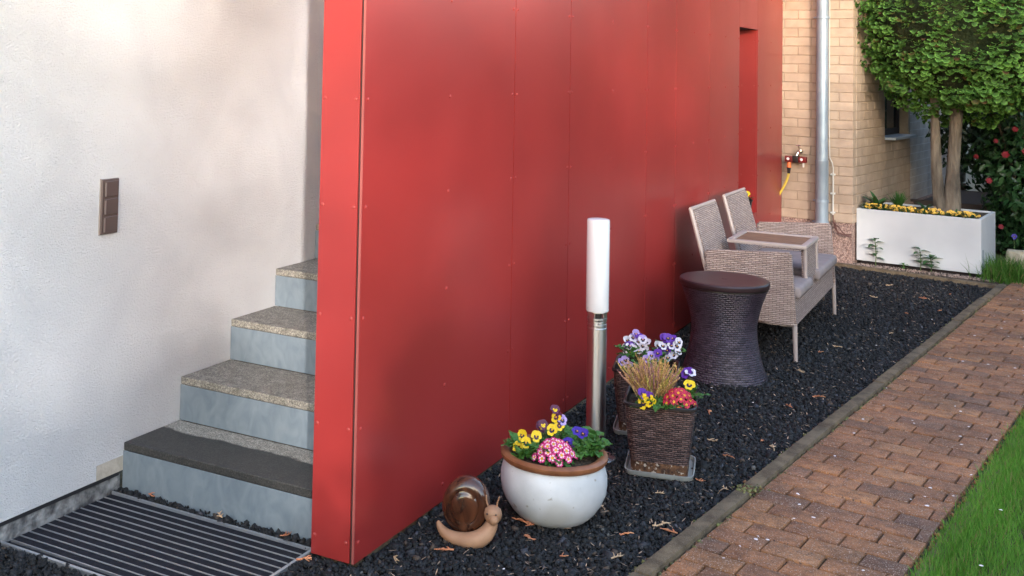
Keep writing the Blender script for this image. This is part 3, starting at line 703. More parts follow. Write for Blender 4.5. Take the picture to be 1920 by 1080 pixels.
def plant(name, label, cat, base, leaves, flowers, fmesh, lm='leaf', leafL=.05, leafW=.035, ruff=.12, spread=.05, stems=True, group=None, face=(0.35, -.8, .45), rootpt=None, s=1.0):
    """base: world point of the plant; leaves: n; flowers: list of (dx,dy,dz)-offsets and mesh"""
    root = thing(name, label, cat, base, 0, group)
    b = MB(); sb = MB()
    for k in range(leaves):
        an = random.uniform(0, 6.283); rr = spread * math.sqrt(random.random())
        X = Matrix.Translation((rr * math.cos(an), rr * math.sin(an), random.uniform(-.01, .03))) @ Matrix.Rotation(an + random.uniform(-.6, .6), 4, 'Z') @ Matrix.Rotation(-random.uniform(.1, .9), 4, 'Y')
        oval_leaf(b, X, leafL * random.uniform(.7, 1.2), leafW * random.uniform(.7, 1.2), 0, random.uniform(.3, .7), .25, ruff)
    if leaves: b.obj('leaf_rosette', M[lm], root, 0)['kind'] = 'stuff'
    for (p, nr, me) in flowers:
        p = Vector(p)
        link('flower', me, root, X=face_mat(p, nr, random.uniform(-.25, .25), random.uniform(.9, 1.12) * s))
        if stems: sb.tube([(p.x * .3, p.y * .3, -.02), (p.x * .8, p.y * .8, p.z * .6), tuple(p - Vector(nr).normalized() * .004)], .0012, 5)
    if stems and flowers: sb.obj('stems', M['stem'], root)
    return root

# white pot
PC = Vector((.413, .780, 0))
root = thing('plant_pot', 'round white glazed pot with a brown terracotta rim', 'plant pot', PC)
b = MB(); b.lathe([(.001, .0), (.108, .0), (.118, .006), (.138, .018), (.160, .040), (.182, .072), (.196, .105), (.2015, .140), (.2005, .172), (.192, .204), (.183, .220)], 72); b.obj('bowl', M['potwhite'], root)
b = MB(); b.lathe([(.182, .220), (.196, .224), (.203, .234), (.203, .244), (.194, .251), (.180, .252), (.170, .247), (.166, .235), (.166, .20)], 72); b.obj('rim', M['terracotta'], root)
b = MB(); b.lathe([(.168, .222), (.10, .230), (.001, .232)], 40); b.obj('potting_soil', M['soil'], root)
T = Vector((PC.x, PC.y, .232))
def dome(n, rad, hgt, tilt=(.25, -.45)):
    out = []
    for k in range(n):
        t = (k + .5) / n; ph = k * 2.39996; rr = math.sqrt(t)
        out.append((Vector((rad * rr * math.cos(ph), rad * rr * math.sin(ph), hgt * (1 - .75 * rr * rr))), Vector((rr * math.cos(ph) * 1.1 + tilt[0], rr * math.sin(ph) * 1.1 + tilt[1], 1.0 - .4 * rr))))
    return out
PMm = [prim_mesh('magenta', 'pinkwhite', v) for v in (0, 1, 2)]; PMr = [prim_mesh('crimson', 'crimson', v) for v in (0, 1, 2)]
plant('primrose', 'magenta and white primrose cluster at the front of the white pot', 'flower', T + loc3(-.008, -.075, .0), 26,
      [(p, nr, random.choice(PMm)) for p, nr in dome(34, .080, .078)], None, leafL=.055, spread=.04)
V2 = Vector
def fl(lst, nr=(.35, -.8, .5)): return [(V2(p), V2(nr) + V2((random.uniform(-.6, .6), random.uniform(-.35, .35), random.uniform(-.35, .5))), pansy_mesh(k, random.randrange(3))) for p, k in lst]
plant('pansy', 'yellow pansies with round leaves at the left of the white pot', 'flower', T + loc3(-.110, -.005, .01), 34,
      fl([((-.01, -.01, .065), 'yellow'), ((.012, -.025, .045), 'yellow'), ((.035, .02, .06), 'yellow'), ((-.02, -.03, .025), 'yellow')]), None, leafL=.06, leafW=.045, spread=.045)
plant('pansy', 'wine red and yellow violas rising tallest at the back of the white pot', 'flower', T + loc3(.010, .055, .01), 34,
      fl([((-.055, .0, .07), 'wine'), ((-.04, -.02, .085), 'wine'), ((.0, .0, .145), 'wine'), ((.01, -.01, .12), 'wine_yellow'), ((.022, -.01, .09), 'wine_yellow'), ((.0, -.03, .075), 'yellow'), ((.03, .0, .11), 'lilac')]), None, leafL=.075, leafW=.035, ruff=.05, spread=.03)
plant('pansy', 'deep blue pansies with toothed leaves at the right of the white pot', 'flower', T + loc3(.100, .015, .01), 60,
      fl([((-.01, .0, .075), 'blue'), ((.015, -.005, .072), 'blue'), ((-.03, -.055, .045), 'blue'), ((-.02, -.06, .03), 'purple')]), None, leafL=.065, leafW=.055, ruff=.16, spread=.06)

# ------------------------------------------------------------------ snail
root = thing('snail_figurine', 'ceramic garden snail with a glossy brown shell', 'figurine', (.237, .43, 0), R(14))
# body: a low crescent, tail left, head raised right (local x = along the snail)
b = MB(); pts, rr = [], []
pa = [(-.122, -.02, .060, .006), (-.116, -.026, .046, .012), (-.100, -.034, .028, .018), (-.072, -.044, .018, .022), (-.035, -.052, .014, .026), (.005, -.056, .016, .030), (.040, -.052, .026, .033), (.064, -.042, .046, .030), (.078, -.034, .072, .024), (.083, -.030, .096, .020)]
b.tube([p[:3] for p in pa], [p[3] for p in pa], 20)
bm = bmesh.new(); me = b.mesh('body', M['snailskin']); 
bd = link('body', me, root); sm = bd.modifiers.new('subdivision', 'SUBSURF'); sm.levels = sm.render_levels = 1; bm.free()
b = MB(); b.lathe([(.0001, -.030), (.016, -.026), (.027, -.012), (.030, .003), (.027, .017), (.016, .027), (.0001, .030)], 20, X=Matrix.Translation((.083, -.036, .112)) @ Matrix.Scale(1.08, 4))
b.lathe([(.0001, -.016), (.011, -.012), (.0165, .0), (.011, .012), (.0001, .016)], 16, X=Matrix.Translation((.090, -.060, .103)) @ Matrix.Scale(1.15, 4))
hd = b.obj('head', M['snailskin'], root, 60)
for dx in (-.014, .018):
    b = MB(); b.lathe([(.0001, -.004), (.004, 0), (.0001, .004)], 8, X=Matrix.Translation((.081 + dx, -.0665, .124))); b.obj('eye', M['black'], hd)
for dx in (-.018, .012):
    b = MB(); b.tube([(.083 + dx, -.034, .138), (.083 + dx * 1.4, -.036, .162), (.083 + dx * 1.6 + .004, -.038, .178)], [.0035, .0025, .003], 8); b.obj('feeler', M['snailskin'], root)
b = MB()  # spiral shell: tall disc with rounded whorls
X = Matrix.Translation((-.022, .000, .122)) @ Matrix.Rotation(R(12), 4, 'Y') @ Matrix.Rotation(R(-90), 4, 'X')
prof = [(.0001, -.052), (.020, -.052), (.028, -.048), (.036, -.050), (.052, -.046), (.060, -.041), (.070, -.042), (.088, -.033), (.098, -.016), (.1015, .0), (.098, .018), (.086, .034), (.066, .044), (.036, .050), (.0001, .052)]
prof = [(r_ * (1 + .018 * math.sin(i_ * 1.9)), z_ + (.0025 if i_ % 2 else -.001)) for i_, (r_, z_) in enumerate(prof)]
b.lathe(prof, 56, X=X @ Matrix.Diagonal((.86, 1.02, 1, 1))); b.obj('shell', M['shell'], root, 80)

# ------------------------------------------------------------------ square wicker planters
def square_planter(label, c, rz):
    root = thing('wicker_planter', label, 'planter', c, rz, 'square dark wicker planters')
    sq = 9; k = 1 / 1.0
    b = MB(); b.lathe([(.121, .062), (.127, .10), (.136, .18), (.145, .295)], 64, square=sq, uvr=.17); b.obj('woven_side', M['wick_dark'], root, 50)
    b = MB(); b.lathe([(.001, .012), (.117, .012), (.1205, .0618)], 64, square=sq, uvr=.17); b.obj('faded_base', M['salt'], root, 50)
    b = MB(); b.lathe([(.145, .293), (.151, .296), (.151, .305), (.146, .309), (.139, .305), (.137, .27)], 64, square=sq); b.obj('rim', M['potblack'], root, 50)
    b = MB(); b.lathe([(.138, .275), (.001, .285)], 32, square=sq); b.obj('potting_soil', M['soil'], root, 50)
    b = MB(); b.lathe([(.001, .002), (.132, .002), (.140, .010), (.144, .028), (.139, .028), (.134, .012), (.001, .010)], 64, square=sq); b.obj('saucer', M['tray'], root, 50)
    return root
S1, S2 = Vector((.613, 1.516, 0)), Vector((.405, 1.985, 0))
square_planter('square dark wicker planter with heather and pansies on a grey saucer, the nearer one', S1, R(12.7))
square_planter('square dark wicker planter with white and purple pansies, behind the nearer one', S2, R(12.7))
T1 = Vector((S1.x, S1.y, .285)); T2 = Vector((S2.x, S2.y, .285))
plant('primrose', 'crimson primrose with orange eyes at the front right of the wicker planter', 'flower', T1 + loc3(.055, -.085, .0), 8,
      [(p, nr, random.choice(PMr)) for p, nr in dome(24, .068, .075)], None, leafL=.06, spread=.05)
plant('pansy', 'purple and yellow pansy at the front left corner of the wicker planter', 'flower', T1 + loc3(-.085, -.095, .0), 9,
      fl([((-.014, -.01, .058), 'purple'), ((.012, -.02, .050), 'purple_yellow'), ((-.004, -.03, .028), 'yellow'), ((.022, -.02, .030), 'yellow')]), None, leafL=.055, leafW=.04, spread=.04, s=1.25)
plant('pansy', 'yellow pansy under dark purple petals at the right corner of the wicker planter', 'flower', T1 + loc3(.122, .02, .0), 12,
      fl([((.012, -.03, .075), 'yellow'), ((-.01, .0, .115), 'purple'), ((.006, .01, .12), 'white_purple')]), None, lm='leaf', leafL=.06, leafW=.035, spread=.035, s=1.2)
plant('viola_leaves', 'loose green leaves between heather and primrose in the wicker planter', 'plant', T1 + loc3(-.02, -.09, .0), 9, [], None, leafL=.075, leafW=.05, spread=.04)
# heather
hv, hf, hc = [], [], []
hb = MB(); cols_ = []
for k in range(380):
    an = random.uniform(0, 6.283); ln = random.uniform(.10, .20); sp_ = random.uniform(.15, 1.25)
    d_ = V2((math.cos(an) * sp_, math.sin(an) * sp_, 1)).normalized(); p = V2((random.gauss(0, .022), random.gauss(0, .022), 0))
    tipc = random.choice([(.66, .42, .13), (.75, .48, .16), (.66, .36, .18), (.50, .48, .09), (.72, .42, .22)])
    if random.random() < .25: tipc = (.46, .22, .22)
    st = [p]
    for j in range(6):
        d_ = (d_ + V2((random.gauss(0, .10), random.gauss(0, .10), .04))).normalized(); p = p + d_ * ln / 6; st.append(p.copy())
    n0_ = len(hb.v); hb.tube(st, [.0016] * 5 + [.0012, .0008], 4, cap=False); cols_ += [tuple(x * .7 for x in tipc)] * (len(hb.v) - n0_)
    for j in range(int(ln * 330)):
        t = random.uniform(.25, 1); i = min(5, int(t * 6)); q = st[i].lerp(st[i + 1], t * 6 - i)
        a2 = random.uniform(0, 6.28); dr = V2((math.cos(a2), math.sin(a2), .8)).normalized() * random.uniform(.005, .011)
        sd_ = V2((-math.sin(a2), math.cos(a2), 0)) * .0016
        n0_ = len(hb.v); hb.add([q - sd_, q + sd_, q + dr], [(0, 1, 2)]); f_ = random.uniform(.7, 1.35)
        cols_ += [tuple(x * f_ for x in tipc)] * (len(hb.v) - n0_)
me = hb.mesh('foliage', M['heath'], 0); at = me.attributes.new('Col', 'FLOAT_COLOR', 'POINT')
at.data.foreach_set('color', np.concatenate([np.array(cols_), np.ones((len(cols_), 1))], 1).astype(np.float32).ravel())
root = thing('heather', 'golden and pinkish heather bush in the middle of the wicker planter', 'plant', T1 + loc3(-.035, .01, .0))
link('foliage', me, root)
# tall pansies behind
cl = [((x * .9, y * .9, z * .9), k) for (x, y, z), k in [((-.03, 0, .05), 'purple'), ((-.02, -.02, .02), 'white'), ((.0, -.02, .045), 'lilac_white'), ((.02, .0, .075), 'lilac_white'), ((-.01, .01, .09), 'lilac_white'), ((.045, .0, .06), 'white'), ((.05, .01, .035), 'white'),
      ((.03, -.02, .03), 'white'), ((-.045, 0, .03), 'white'), ((.02, .02, .1), 'purple'), ((.06, .01, .075), 'white'), ((.0, .02, .11), 'lilac'), ((-.04, .0, .075), 'white'), ((.045, .0, .09), 'lilac_white'), ((-.015, -.03, .055), 'white_purple')]]
plant('pansy', 'tall clump of white and purple pansies, left one above the rear wicker planter', 'flower', T2 + loc3(-.055, .01, .06), 22, fl(cl), None, leafL=.06, leafW=.035, spread=.05, s=1.05)
cl = [((x * .95, y, z), k) for (x, y, z), k in [((-.05, 0, .045), 'white'), ((-.02, -.02, .05), 'white'), ((.0, 0, .085), 'purple'), ((.02, .01, .085), 'purple'), ((-.02, .01, .08), 'purple'), ((.045, .0, .055), 'white'), ((.05, .0, .03), 'white_purple'),
      ((.01, -.03, .0), 'white'), ((.03, -.01, .01), 'white'), ((.0, -.01, .03), 'purple'), ((.02, -.01, .055), 'white_purple'), ((.055, 0, .075), 'white'), ((-.03, -.01, .02), 'purple')]]
plant('pansy', 'clump of purple pansies edged with white, right one above the rear wicker planter', 'flower', T2 + loc3(.105, .01, .06), 20, fl(cl), None, leafL=.06, leafW=.035, spread=.05, s=1.05)
plant('pansy', 'pale lilac pansies between heather and the rear pansy clumps', 'flower', T2 + loc3(.0, -.10, .03), 16,
      fl([((.0, 0, .06), 'lilac'), ((.02, .0, .045), 'lilac'), ((-.02, .0, .04), 'lilac'), ((.01, 0, .02), 'lilac_white'), ((.03, 0, .075), 'purple'), ((-.125, .0, .02), 'lilac'), ((-.14, -.01, .01), 'lilac'), ((-.11, 0, .0), 'lilac_white')]), None, leafL=.05, spread=.07, s=.95)

# ------------------------------------------------------------------ drum table
root = thing('drum_table', 'dark hourglass moulded-wicker table with a round lid', 'table', (.492, 3.17, 0))
b = MB(); prof = []
for i in range(25):
    z = .50 * i / 24; t = z / .50
    r_ = .178 + .060 * abs(1 - t / .56) ** 1.9 if t < .56 else .178 + .060 * ((t - .56) / .44) ** 1.45
    prof.append((r_, z))
b.lathe(prof, 72, uvr=.2); b.obj('body', M['wick_drum'], root, 60)
b = MB(); b.lathe([(.2405, .4995), (.240, .506), (.232, .5065)], 72); b.obj('gap_ring', M['black'], root)
b = MB(); b.lathe([(.232, .507), (.242, .5075), (.2455, .513), (.2455, .531), (.2405, .538), (.228, .5405), (.20, .539), (.001, .539)], 72); b.obj('lid', M['drumtop'], root)
b = MB(); b.lathe([(.016, .539), (.015, .5405), (.0001, .541)], 16, X=Matrix.Translation((-.0, 0, 0))); b.obj('lid_pin', M['drumtop'], root)

# ------------------------------------------------------------------ loveseat
root = thing('wicker_loveseat', 'greige wicker double seat with two tilted backs and a middle tray table', 'garden seat', (0, 0, 0))
WS, FRM = M['wick_seat'], M['seatframe']
def slab(name, q0, q1, q2, q3, th, m, parent=root, bev=.006):
    """box spanned by quad q0..q3 extruded by vector th"""
    b = MB(); q = [Vector(p) for p in (q0, q1, q2, q3)]; t = Vector(th)
    e1_, e2_ = q[1] - q[0], q[3] - q[0]
    v = q + [p + t for p in q]
    bm = bmesh.new(); vs_ = [bm.verts.new(p) for p in v]
    for f in ((0, 1, 2, 3), (7, 6, 5, 4), (0, 4, 5, 1), (1, 5, 6, 2), (2, 6, 7, 3), (3, 7, 4, 0)): bm.faces.new([vs_[i] for i in f])
    bmesh.ops.recalc_face_normals(bm, faces=bm.faces[:])
    bmesh.ops.bevel(bm, geom=bm.edges[:], offset=bev, segments=2, affect='EDGES'); bm.verts.index_update()
    us = []
    e1n = e1_.normalized(); e2n = e2_.normalized(); tn = t.normalized()
    for f in bm.faces:
        nn = f.normal; a = max(((abs(nn.dot(tn)), 0), (abs(nn.dot(e1n)), 1), (abs(nn.dot(e2n)), 2)))[1]
        ax = ((e1n, e2n), (tn, e2n), (e1n, tn))[a]
        us.append([((v_.co).dot(ax[0]), (v_.co).dot(ax[1])) for v_ in f.verts])
    b.add([v_.co.copy() for v_ in bm.verts], [[v_.index for v_ in f.verts] for f in bm.faces], 0, None, us); bm.free()
    return b.obj(name, m, parent, 50)
YN, YF = 3.69, 5.20
for nm, y0, y1 in (('armrest', YN, YN + .055), ('armrest', YF, YF + .055)):
    # side panel, its top falls a little to the back, front edge leans back
    slab(nm, (.262, y0, .21), (.792, y0, .20), (.757, y0, .640), (.248, y0, .606), (0, y1 - y0, 0), WS, bev=.012)
for y0 in (YN + .012, YF + .012):
    b = MB(); b.tube([(.778, y0 + .012, .22), (.786, y0 + .012, .0)], [.015, .012], 10); b.obj('leg', FRM, root)
    b = MB(); b.tube([(.285, y0 + .012, .22), (.262, y0 + .012, .0)], [.015, .012], 10); b.obj('leg', FRM, root)
slab('front_apron', (.782, YN + .055, .20), (.782, YF, .20), (.770, YF, .395), (.770, YN + .055, .395), (-.03, 0, 0), WS, bev=.006)
slab('seat_base', (.30, YN + .055, .34), (.75, YN + .055, .345), (.75, YF, .345), (.30, YF, .34), (0, 0, .02), WS)
slab('rear_rail', (.25, YN + .055, .26), (.25, YF, .26), (.25, YF, .44), (.25, YN + .055, .44), (.03, 0, 0), WS)
for y0, y1 in ((3.725, 4.325), (4.60, 5.225)):
    slab('backrest', (.268, y0, .38), (.268, y1, .38), (.138, y1, .832), (.138, y0, .838), (.030, 0, .009), WS, bev=.010)
    b = MB(); b.tube([(.285, y0 - .002, .36), (.152, y0 - .002, .845)], .013, 8); b.tube([(.152, y0, .845), (.152, y1, .839)], .012, 8); b.obj('backrest_frame', FRM, root)
# cushions
for y0, y1 in ((3.765, 4.14), (4.46, 5.185)):
    y1b = 4.18 if y0 < 4 else y1
    b = MB(); b.box((.29, y0 - .015, .362), (.808, y1b, .425), bev=.024)
    me = b.mesh('cushion', M['cushion'], 60)
    for v in me.vertices:
        cx_, cy_ = (v.co.x - .55) / .26, (v.co.y - (y0 + y1b) / 2) / ((y1b - y0) / 2)
        if v.co.z > .4: v.co.z += .010 * (1 - min(1, cx_ * cx_)) * (1 - min(1, cy_ * cy_)) + .006
    link('cushion', me, root)
# middle tray table and its front post panel
slab('tray_post_panel', (.778, 4.10, .398), (.778, 4.50, .398), (.770, 4.50, .612), (.770, 4.10, .612), (-.025, 0, 0), WS)
slab('tray_side_panel', (.31, 4.175, .36), (.75, 4.175, .36), (.75, 4.175, .604), (.31, 4.175, .604), (0, .02, 0), WS) if False else None
for y in (4.10, 4.50):
    b = MB(); b.tube([(.776, y, .395), (.770, y, .620)], .013, 8); b.obj('tray_leg', FRM, root)
tr = MB()
tr.box((.30, 4.045, .612), (.788, 4.085, .636), bev=.008); tr.box((.30, 4.495, .612), (.788, 4.535, .636), bev=.008)
tr.box((.30, 4.086, .612), (.335, 4.494, .636), bev=.008); tr.box((.748, 4.086, .612), (.788, 4.494, .636), bev=.008)
tt = tr.obj('tray_frame', FRM, root)
for k in range(7):
    y = 4.088 + k * .0585; b = MB(); b.box((.337, y, .612), (.746, y + .0545, .628), bev=.002); b.obj('slat', M['teak'], tt)

# ------------------------------------------------------------------ pot in the slot
root = thing('small_pot', 'small black pot with a yellow flower standing in the slot of the red wall', 'plant pot', (-.035, 6.16, nz0))
b = MB(); b.lathe([(.035, 0), (.052, .115), (.056, .117), (.056, .13), (.050, .13), (.049, .11), (.001, .11)], 28); b.obj('pot', M['potblack'], root)
plant('pansy', 'yellow and dark red pansy in the small black pot in the slot', 'flower', (-.035, 6.16, nz0 + .115), 12,
      fl([((.012, -.02, .06), 'yellow'), ((-.03, -.01, .045), 'wine'), ((.0, -.015, .035), 'wine_yellow'), ((-.045, .0, .04), 'lilac')]), None, lm='leaf_dark', leafL=.05, leafW=.03, spread=.03, s=1.2)

# ------------------------------------------------------------------ white planter trough
PW, PD, ZP0, ZP1 = 1.0, .72, .045, .505
BF = KF @ Matrix.Translation((.0, .105, 0)) @ Matrix.Rotation(R(.8), 4, 'Z')
root = link('planter_trough', None, None, X=BF); tag(root, 'long white rectangular planter under the clipped tree', 'planter')
b = MB(); b.box((0, 0, ZP0), (PW, .03, ZP1), bev=.004); b.obj('front_side', M['whitebox'], root)
b = MB(); b.box((PW - .03, .031, ZP0), (PW, PD, ZP1), bev=.004); b.obj('right_side', M['whitebox'], root)
b = MB(); b.box((0, .031, ZP0), (.03, PD, ZP1), bev=.004); b.obj('left_side', M['whitebox'], root)
b = MB(); b.box((.031, PD - .03, ZP0), (PW - .031, PD, ZP1), bev=.004); b.obj('rear_side', M['whitebox'], root)
b = MB(); b.box((.03, .03, .10), (PW - .03, PD - .03, .490)); b.obj('potting_soil', M['soil'], root)
b = MB(); b.box((.03, .04, -.02), (PW - .05, PD - .05, .044)); b.obj('plinth_block', M['dark'], root)
b = MB(); b.box((PW + .0005, .06, .09), (PW + .004, .09, .24)); b.obj('drain_strip', M['zinc_riser'], root)
# amber violas in the trough
def viola_mesh():
    b = MB()
    for ph in (55, 125): petal_fan(b, Matrix.Identity(4), R(ph), R(44), .0125, 0, 0, 0)
    for ph in (5, 175, 270): petal_fan(b, Matrix.Identity(4), R(ph), R(44), .0118, .001, 1, 0, .30)
    return b.mesh('flower', [M['amber'], M['brown']], 0)
vm = viola_mesh()
spots = ['at the far left end', 'second from the left', 'left of the middle', 'in the middle', 'right of the middle', 'below the tree trunk', 'second from the right', 'at the right end']
for k, tx in enumerate(spots):
    x = .09 + k * .115; p = BF @ V2((x, .085, .495))
    f_ = [(V2((random.gauss(0, .035), random.gauss(0, .022), random.uniform(.015, .05))), V2((.25 + random.uniform(-.3, .3), -.9, .55)), vm) for j in range(17)]
    plant('viola', 'clump of small amber violas in the white trough, ' + tx, 'flower', p, 46, f_, None, lm='leaf_dark', leafL=.05, leafW=.018, ruff=.05, spread=.055, stems=False, group='amber violas in the white trough')
def spiky(name, label, base, n, L, W, lm, up_=.9, cat='plant', bend=.45, sc2=1):
    root = thing(name, label, cat, base); b = MB()
    for k in range(n):
        an = random.uniform(0, 6.283); X = Matrix.Rotation(an, 4, 'Z') @ Matrix.Rotation(-random.uniform(up_ * .5, up_ * 1.2), 4, 'Y')
        oval_leaf(b, Matrix.Translation((random.gauss(0, .01), random.gauss(0, .01), 0)) @ X, L * random.uniform(.6, 1.15), W, 0, random.uniform(.5, 1.3) * bend, .2)
        if n < 30:
            q = link('leaf', b.mesh('leaf', M[lm], 0), root); q.data.polygons.foreach_set('use_smooth', [True] * len(q.data.polygons)); b = MB()
    if b.v: b.obj('leaf_tuft', M[lm], root, 0)['kind'] = 'stuff'
    return root
spiky('rhododendron', 'dark long-leaved seedling at the left end of the white trough', BF @ V2((.14, .16, .50)), 20, .19, .045, 'leaf_dark', .75)
spiky('grass_tuft', 'light green feathery tuft behind the violas in the white trough', BF @ V2((.30, .26, .49)), 140, .17, .008, 'leaf', 1.1, bend=.3)
spiky('rhododendron', 'small dark sprig behind the middle of the white trough', BF @ V2((.46, .55, .48)), 8, .13, .03, 'leaf_dark', .6)
blk = BF @ V2((.60, .34, .48))
spiky('succulent', 'pinkish dry rosette plant at the foot of the tree in the trough', blk, 26, .07, .02, 'litter_tan', 1.0)
def sprig(label, base, h, nl, L, m='leaf_dark'):
    root = thing('seedling', label, 'plant', base); b = MB(); h *= 1.45; L *= 1.5; b.tube([(0, 0, -.01), (.006, 0, h * .5), (-.004, 0, h)], .0035, 6); b.obj('stem', M['stem'], root)
    for k in range(nl):
        t = .35 + .65 * k / (nl - 1); an = k * 2.4; b = MB()
        oval_leaf(b, Matrix.Translation((0, 0, h * t)) @ Matrix.Rotation(an, 4, 'Z') @ Matrix.Rotation(-random.uniform(0, .5), 4, 'Y'), L * random.uniform(.7, 1.1), L * .5, 0, .6, .15)
        q = b.obj('leaf', M[m], root, 0)
sprig('young green weed left of the planter middle, standing on the soil strip', BF @ V2((.17, -.035, 0)), .17, 11, .065)
sprig('bushy green weed in front of the planter, right of its middle', BF @ V2((.62, -.04, 0)), .10, 12, .07)
sprig('small leafy weed in front of the planter, between the other two weeds', BF @ V2((.535, -.035, 0)), .14, 10, .06)
sprig('tiny yellowish weed at the foot of the planter', BF @ V2((.40, -.035, 0)), .04, 7, .035, 'leaf')
# litter along the soil strip
b = MB(); b.box((-.05, -.17, -.03), (1.25, .02, .012)); struct(b.obj('soil_strip', M['soil'], X=BF))
n = 700; p = np.array([tuple(BF @ V2((random.uniform(-.03, 1.1), random.uniform(-.14, .0), .018))) for _ in range(n)])
V, F = scatter(hexv, hexf, p, rotmats(n), rng.uniform(.004, .016, (n, 3))); cc = np.array([.30, .22, .18])[None] * rng.uniform(.2, 1.6, (n, 1))
o = link('soil_crumbs', npmesh('soil_crumbs', V, F, M['heath'], np.repeat(cc, 8, 0))); tag(o, 'crumbly soil, pebbles and dead leaves in front of the white planter', 'soil', kind='stuff')
# long grass by the planter
n = 1100; c = BF @ V2((PW + .17, .10, 0)); pt = np.array(c)[None] + rng.normal(0, 1, (n, 3)) * [.09, .11, 0]; pt[:, 2] = 0
blades('long_grass', 'long arching grass tuft at the right end of the white planter', pt, .10, .24, .006, (.04, .13, .015), (.13, .27, .04), lean=.9)
n = 5000; pt = np.stack([rng.uniform(1.75, 2.9, n), rng.uniform(7.7, 12, n), np.zeros(n)], 1); pt = pt[pt[:, 0] > 1.62 + .14 * (pt[:, 1] - 7.4)]
# boulder
b = MB(); bm = bmesh.new(); bmesh.ops.create_icosphere(bm, subdivisions=3, radius=1)
for v in bm.verts:
    d = v.co.copy(); s_ = 1 + .18 * math.sin(d.x * 3 + 1) * math.cos(d.y * 4) + .10 * math.sin(d.z * 7 + d.x * 5)
    v.co = V2((max(-.8, min(.8, d.x * s_)) * .13, max(-.75, min(.75, d.y * s_)) * .09, max(-.7, min(.62, d.z * s_)) * .12))
bm.verts.index_update(); b.add([v.co.copy() for v in bm.verts], [[v.index for v in f.verts] for f in bm.faces]); bm.free()
o = b.obj('boulder', M['stone'], loc=tuple(BF @ V2((PW + .20, .62, .12))), smooth=25); tag(o, 'pale sandstone boulder behind the grass at the end of the white planter', 'stone')

# ------------------------------------------------------------------ clipped cypress
root = thing('clipped_cypress', 'clipped cypress with two bare trunks and a dense green crown', 'tree', (1.335, 7.93, .44))
b = MB(); b.tube([(.035, 0, -.02), (.035, 0, .04), (.045, 0, .14), (.058, .01, .40), (.070, .02, .70), (.085, .03, 1.0), (.14, .05, 1.5)], [.095, .082, .070, .055, .050, .048, .04], 20); 
me = b.mesh('trunk', M['bark'])
rr_ = np.random.default_rng(3)
for v in me.vertices: v.co.x += rr_.normal(0, .004); v.co.y += rr_.normal(0, .004)
link('trunk', me, root)
b = MB(); b.tube([(-.02, 0, -.02), (-.035, -.01, .06), (-.055, -.015, .18), (-.075, -.01, .40), (-.085, 0, .70), (-.09, .02, 1.0), (-.16, .05, 1.5)], [.070, .062, .052, .045, .041, .038, .03], 16)
me = b.mesh('trunk', M['bark'])
for v in me.vertices: v.co.x += rr_.normal(0, .003); v.co.y += rr_.normal(0, .003)
link('trunk', me, root)
# crown: lobes on an ellipsoid shell, each covered with fan fronds
CC = np.array([.16, .12, 1.86]); CR = np.array([1.00, .85, 1.02])
def shell_pts(n, lo=-1):
    v = rng.normal(size=(n * 2, 3)); v /= np.linalg.norm(v, axis=1)[:, None]; return v[:n]
lob = []
NL = 280
gi = np.arange(NL) + .5; ph = np.arccos(1 - 2 * gi / NL); tht = math.pi * (1 + 5 ** .5) * gi
dirs = np.stack([np.cos(tht) * np.sin(ph), np.sin(tht) * np.sin(ph), np.cos(ph)], 1)
dirs += rng.normal(0, .05, dirs.shape); dirs /= np.linalg.norm(dirs, axis=1)[:, None]
r_l = rng.uniform(.11, .23, NL)
cen = CC + dirs * CR * (1 + rng.normal(0, .08, NL) + .06 * np.sin(dirs[:, 0] * 7 + dirs[:, 2] * 5))[:, None] * (1 - .12)
cen[:, 0] = np.maximum(cen[:, 0], -.58 + rng.uniform(-.04, .06, NL)); cen[:, 2] = np.maximum(cen[:, 2], .93 + rng.uniform(-.08, .24, NL) - .16 * np.exp(-((cen[:, 0] + .36) / .32) ** 2))
PP, NN, SS, TT, DD = [], [], [], [], []
for i in range(NL):
    m = int(76 * (r_l[i] / .14) ** 1.6)
    d = rng.normal(size=(m, 3)); d /= np.linalg.norm(d, axis=1)[:, None]
    d = d[(d @ dirs[i] > -.15)]
    sq_ = np.array([1, 1, .62]); p = cen[i] + d * r_l[i] * sq_ * rng.uniform(.80, 1.05, (len(d), 1))
    PP.append(p); NN.append(d * .6 + dirs[i] * .25 + np.array([0, 0, .64])); DD.append(d * .8 + dirs[i] * .6); SS.append(np.full(len(d), r_l[i])); TT.append(np.full(len(d), rng.uniform(.75, 1.2)))
PP, NN, TT = np.concatenate(PP), np.concatenate(NN), np.concatenate(TT)
n = len(PP)
# fan: open shell with toothed rim
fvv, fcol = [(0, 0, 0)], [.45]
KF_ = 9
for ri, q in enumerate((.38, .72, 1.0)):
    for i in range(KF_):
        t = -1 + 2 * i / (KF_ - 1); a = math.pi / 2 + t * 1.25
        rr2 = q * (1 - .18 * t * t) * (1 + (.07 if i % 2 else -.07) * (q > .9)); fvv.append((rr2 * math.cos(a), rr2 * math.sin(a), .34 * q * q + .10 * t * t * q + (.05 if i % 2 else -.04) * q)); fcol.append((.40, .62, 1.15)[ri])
ff3 = [(0, 1 + i, 2 + i, 2 + i) for i in range(KF_ - 1)]
ffq = []
for ri in range(2):
    o_ = 1 + ri * KF_; ffq += [(o_ + i, o_ + KF_ + i, o_ + KF_ + i + 1, o_ + i + 1) for i in range(KF_ - 1)]
ft = [(0, 1 + i, 2 + i) for i in range(KF_ - 1)] + [t_ for q_ in ffq for t_ in ((q_[0], q_[1], q_[2]), (q_[0], q_[2], q_[3]))]
fr = frames(NN, np.concatenate(DD), rng.uniform(-.5, .5, n))
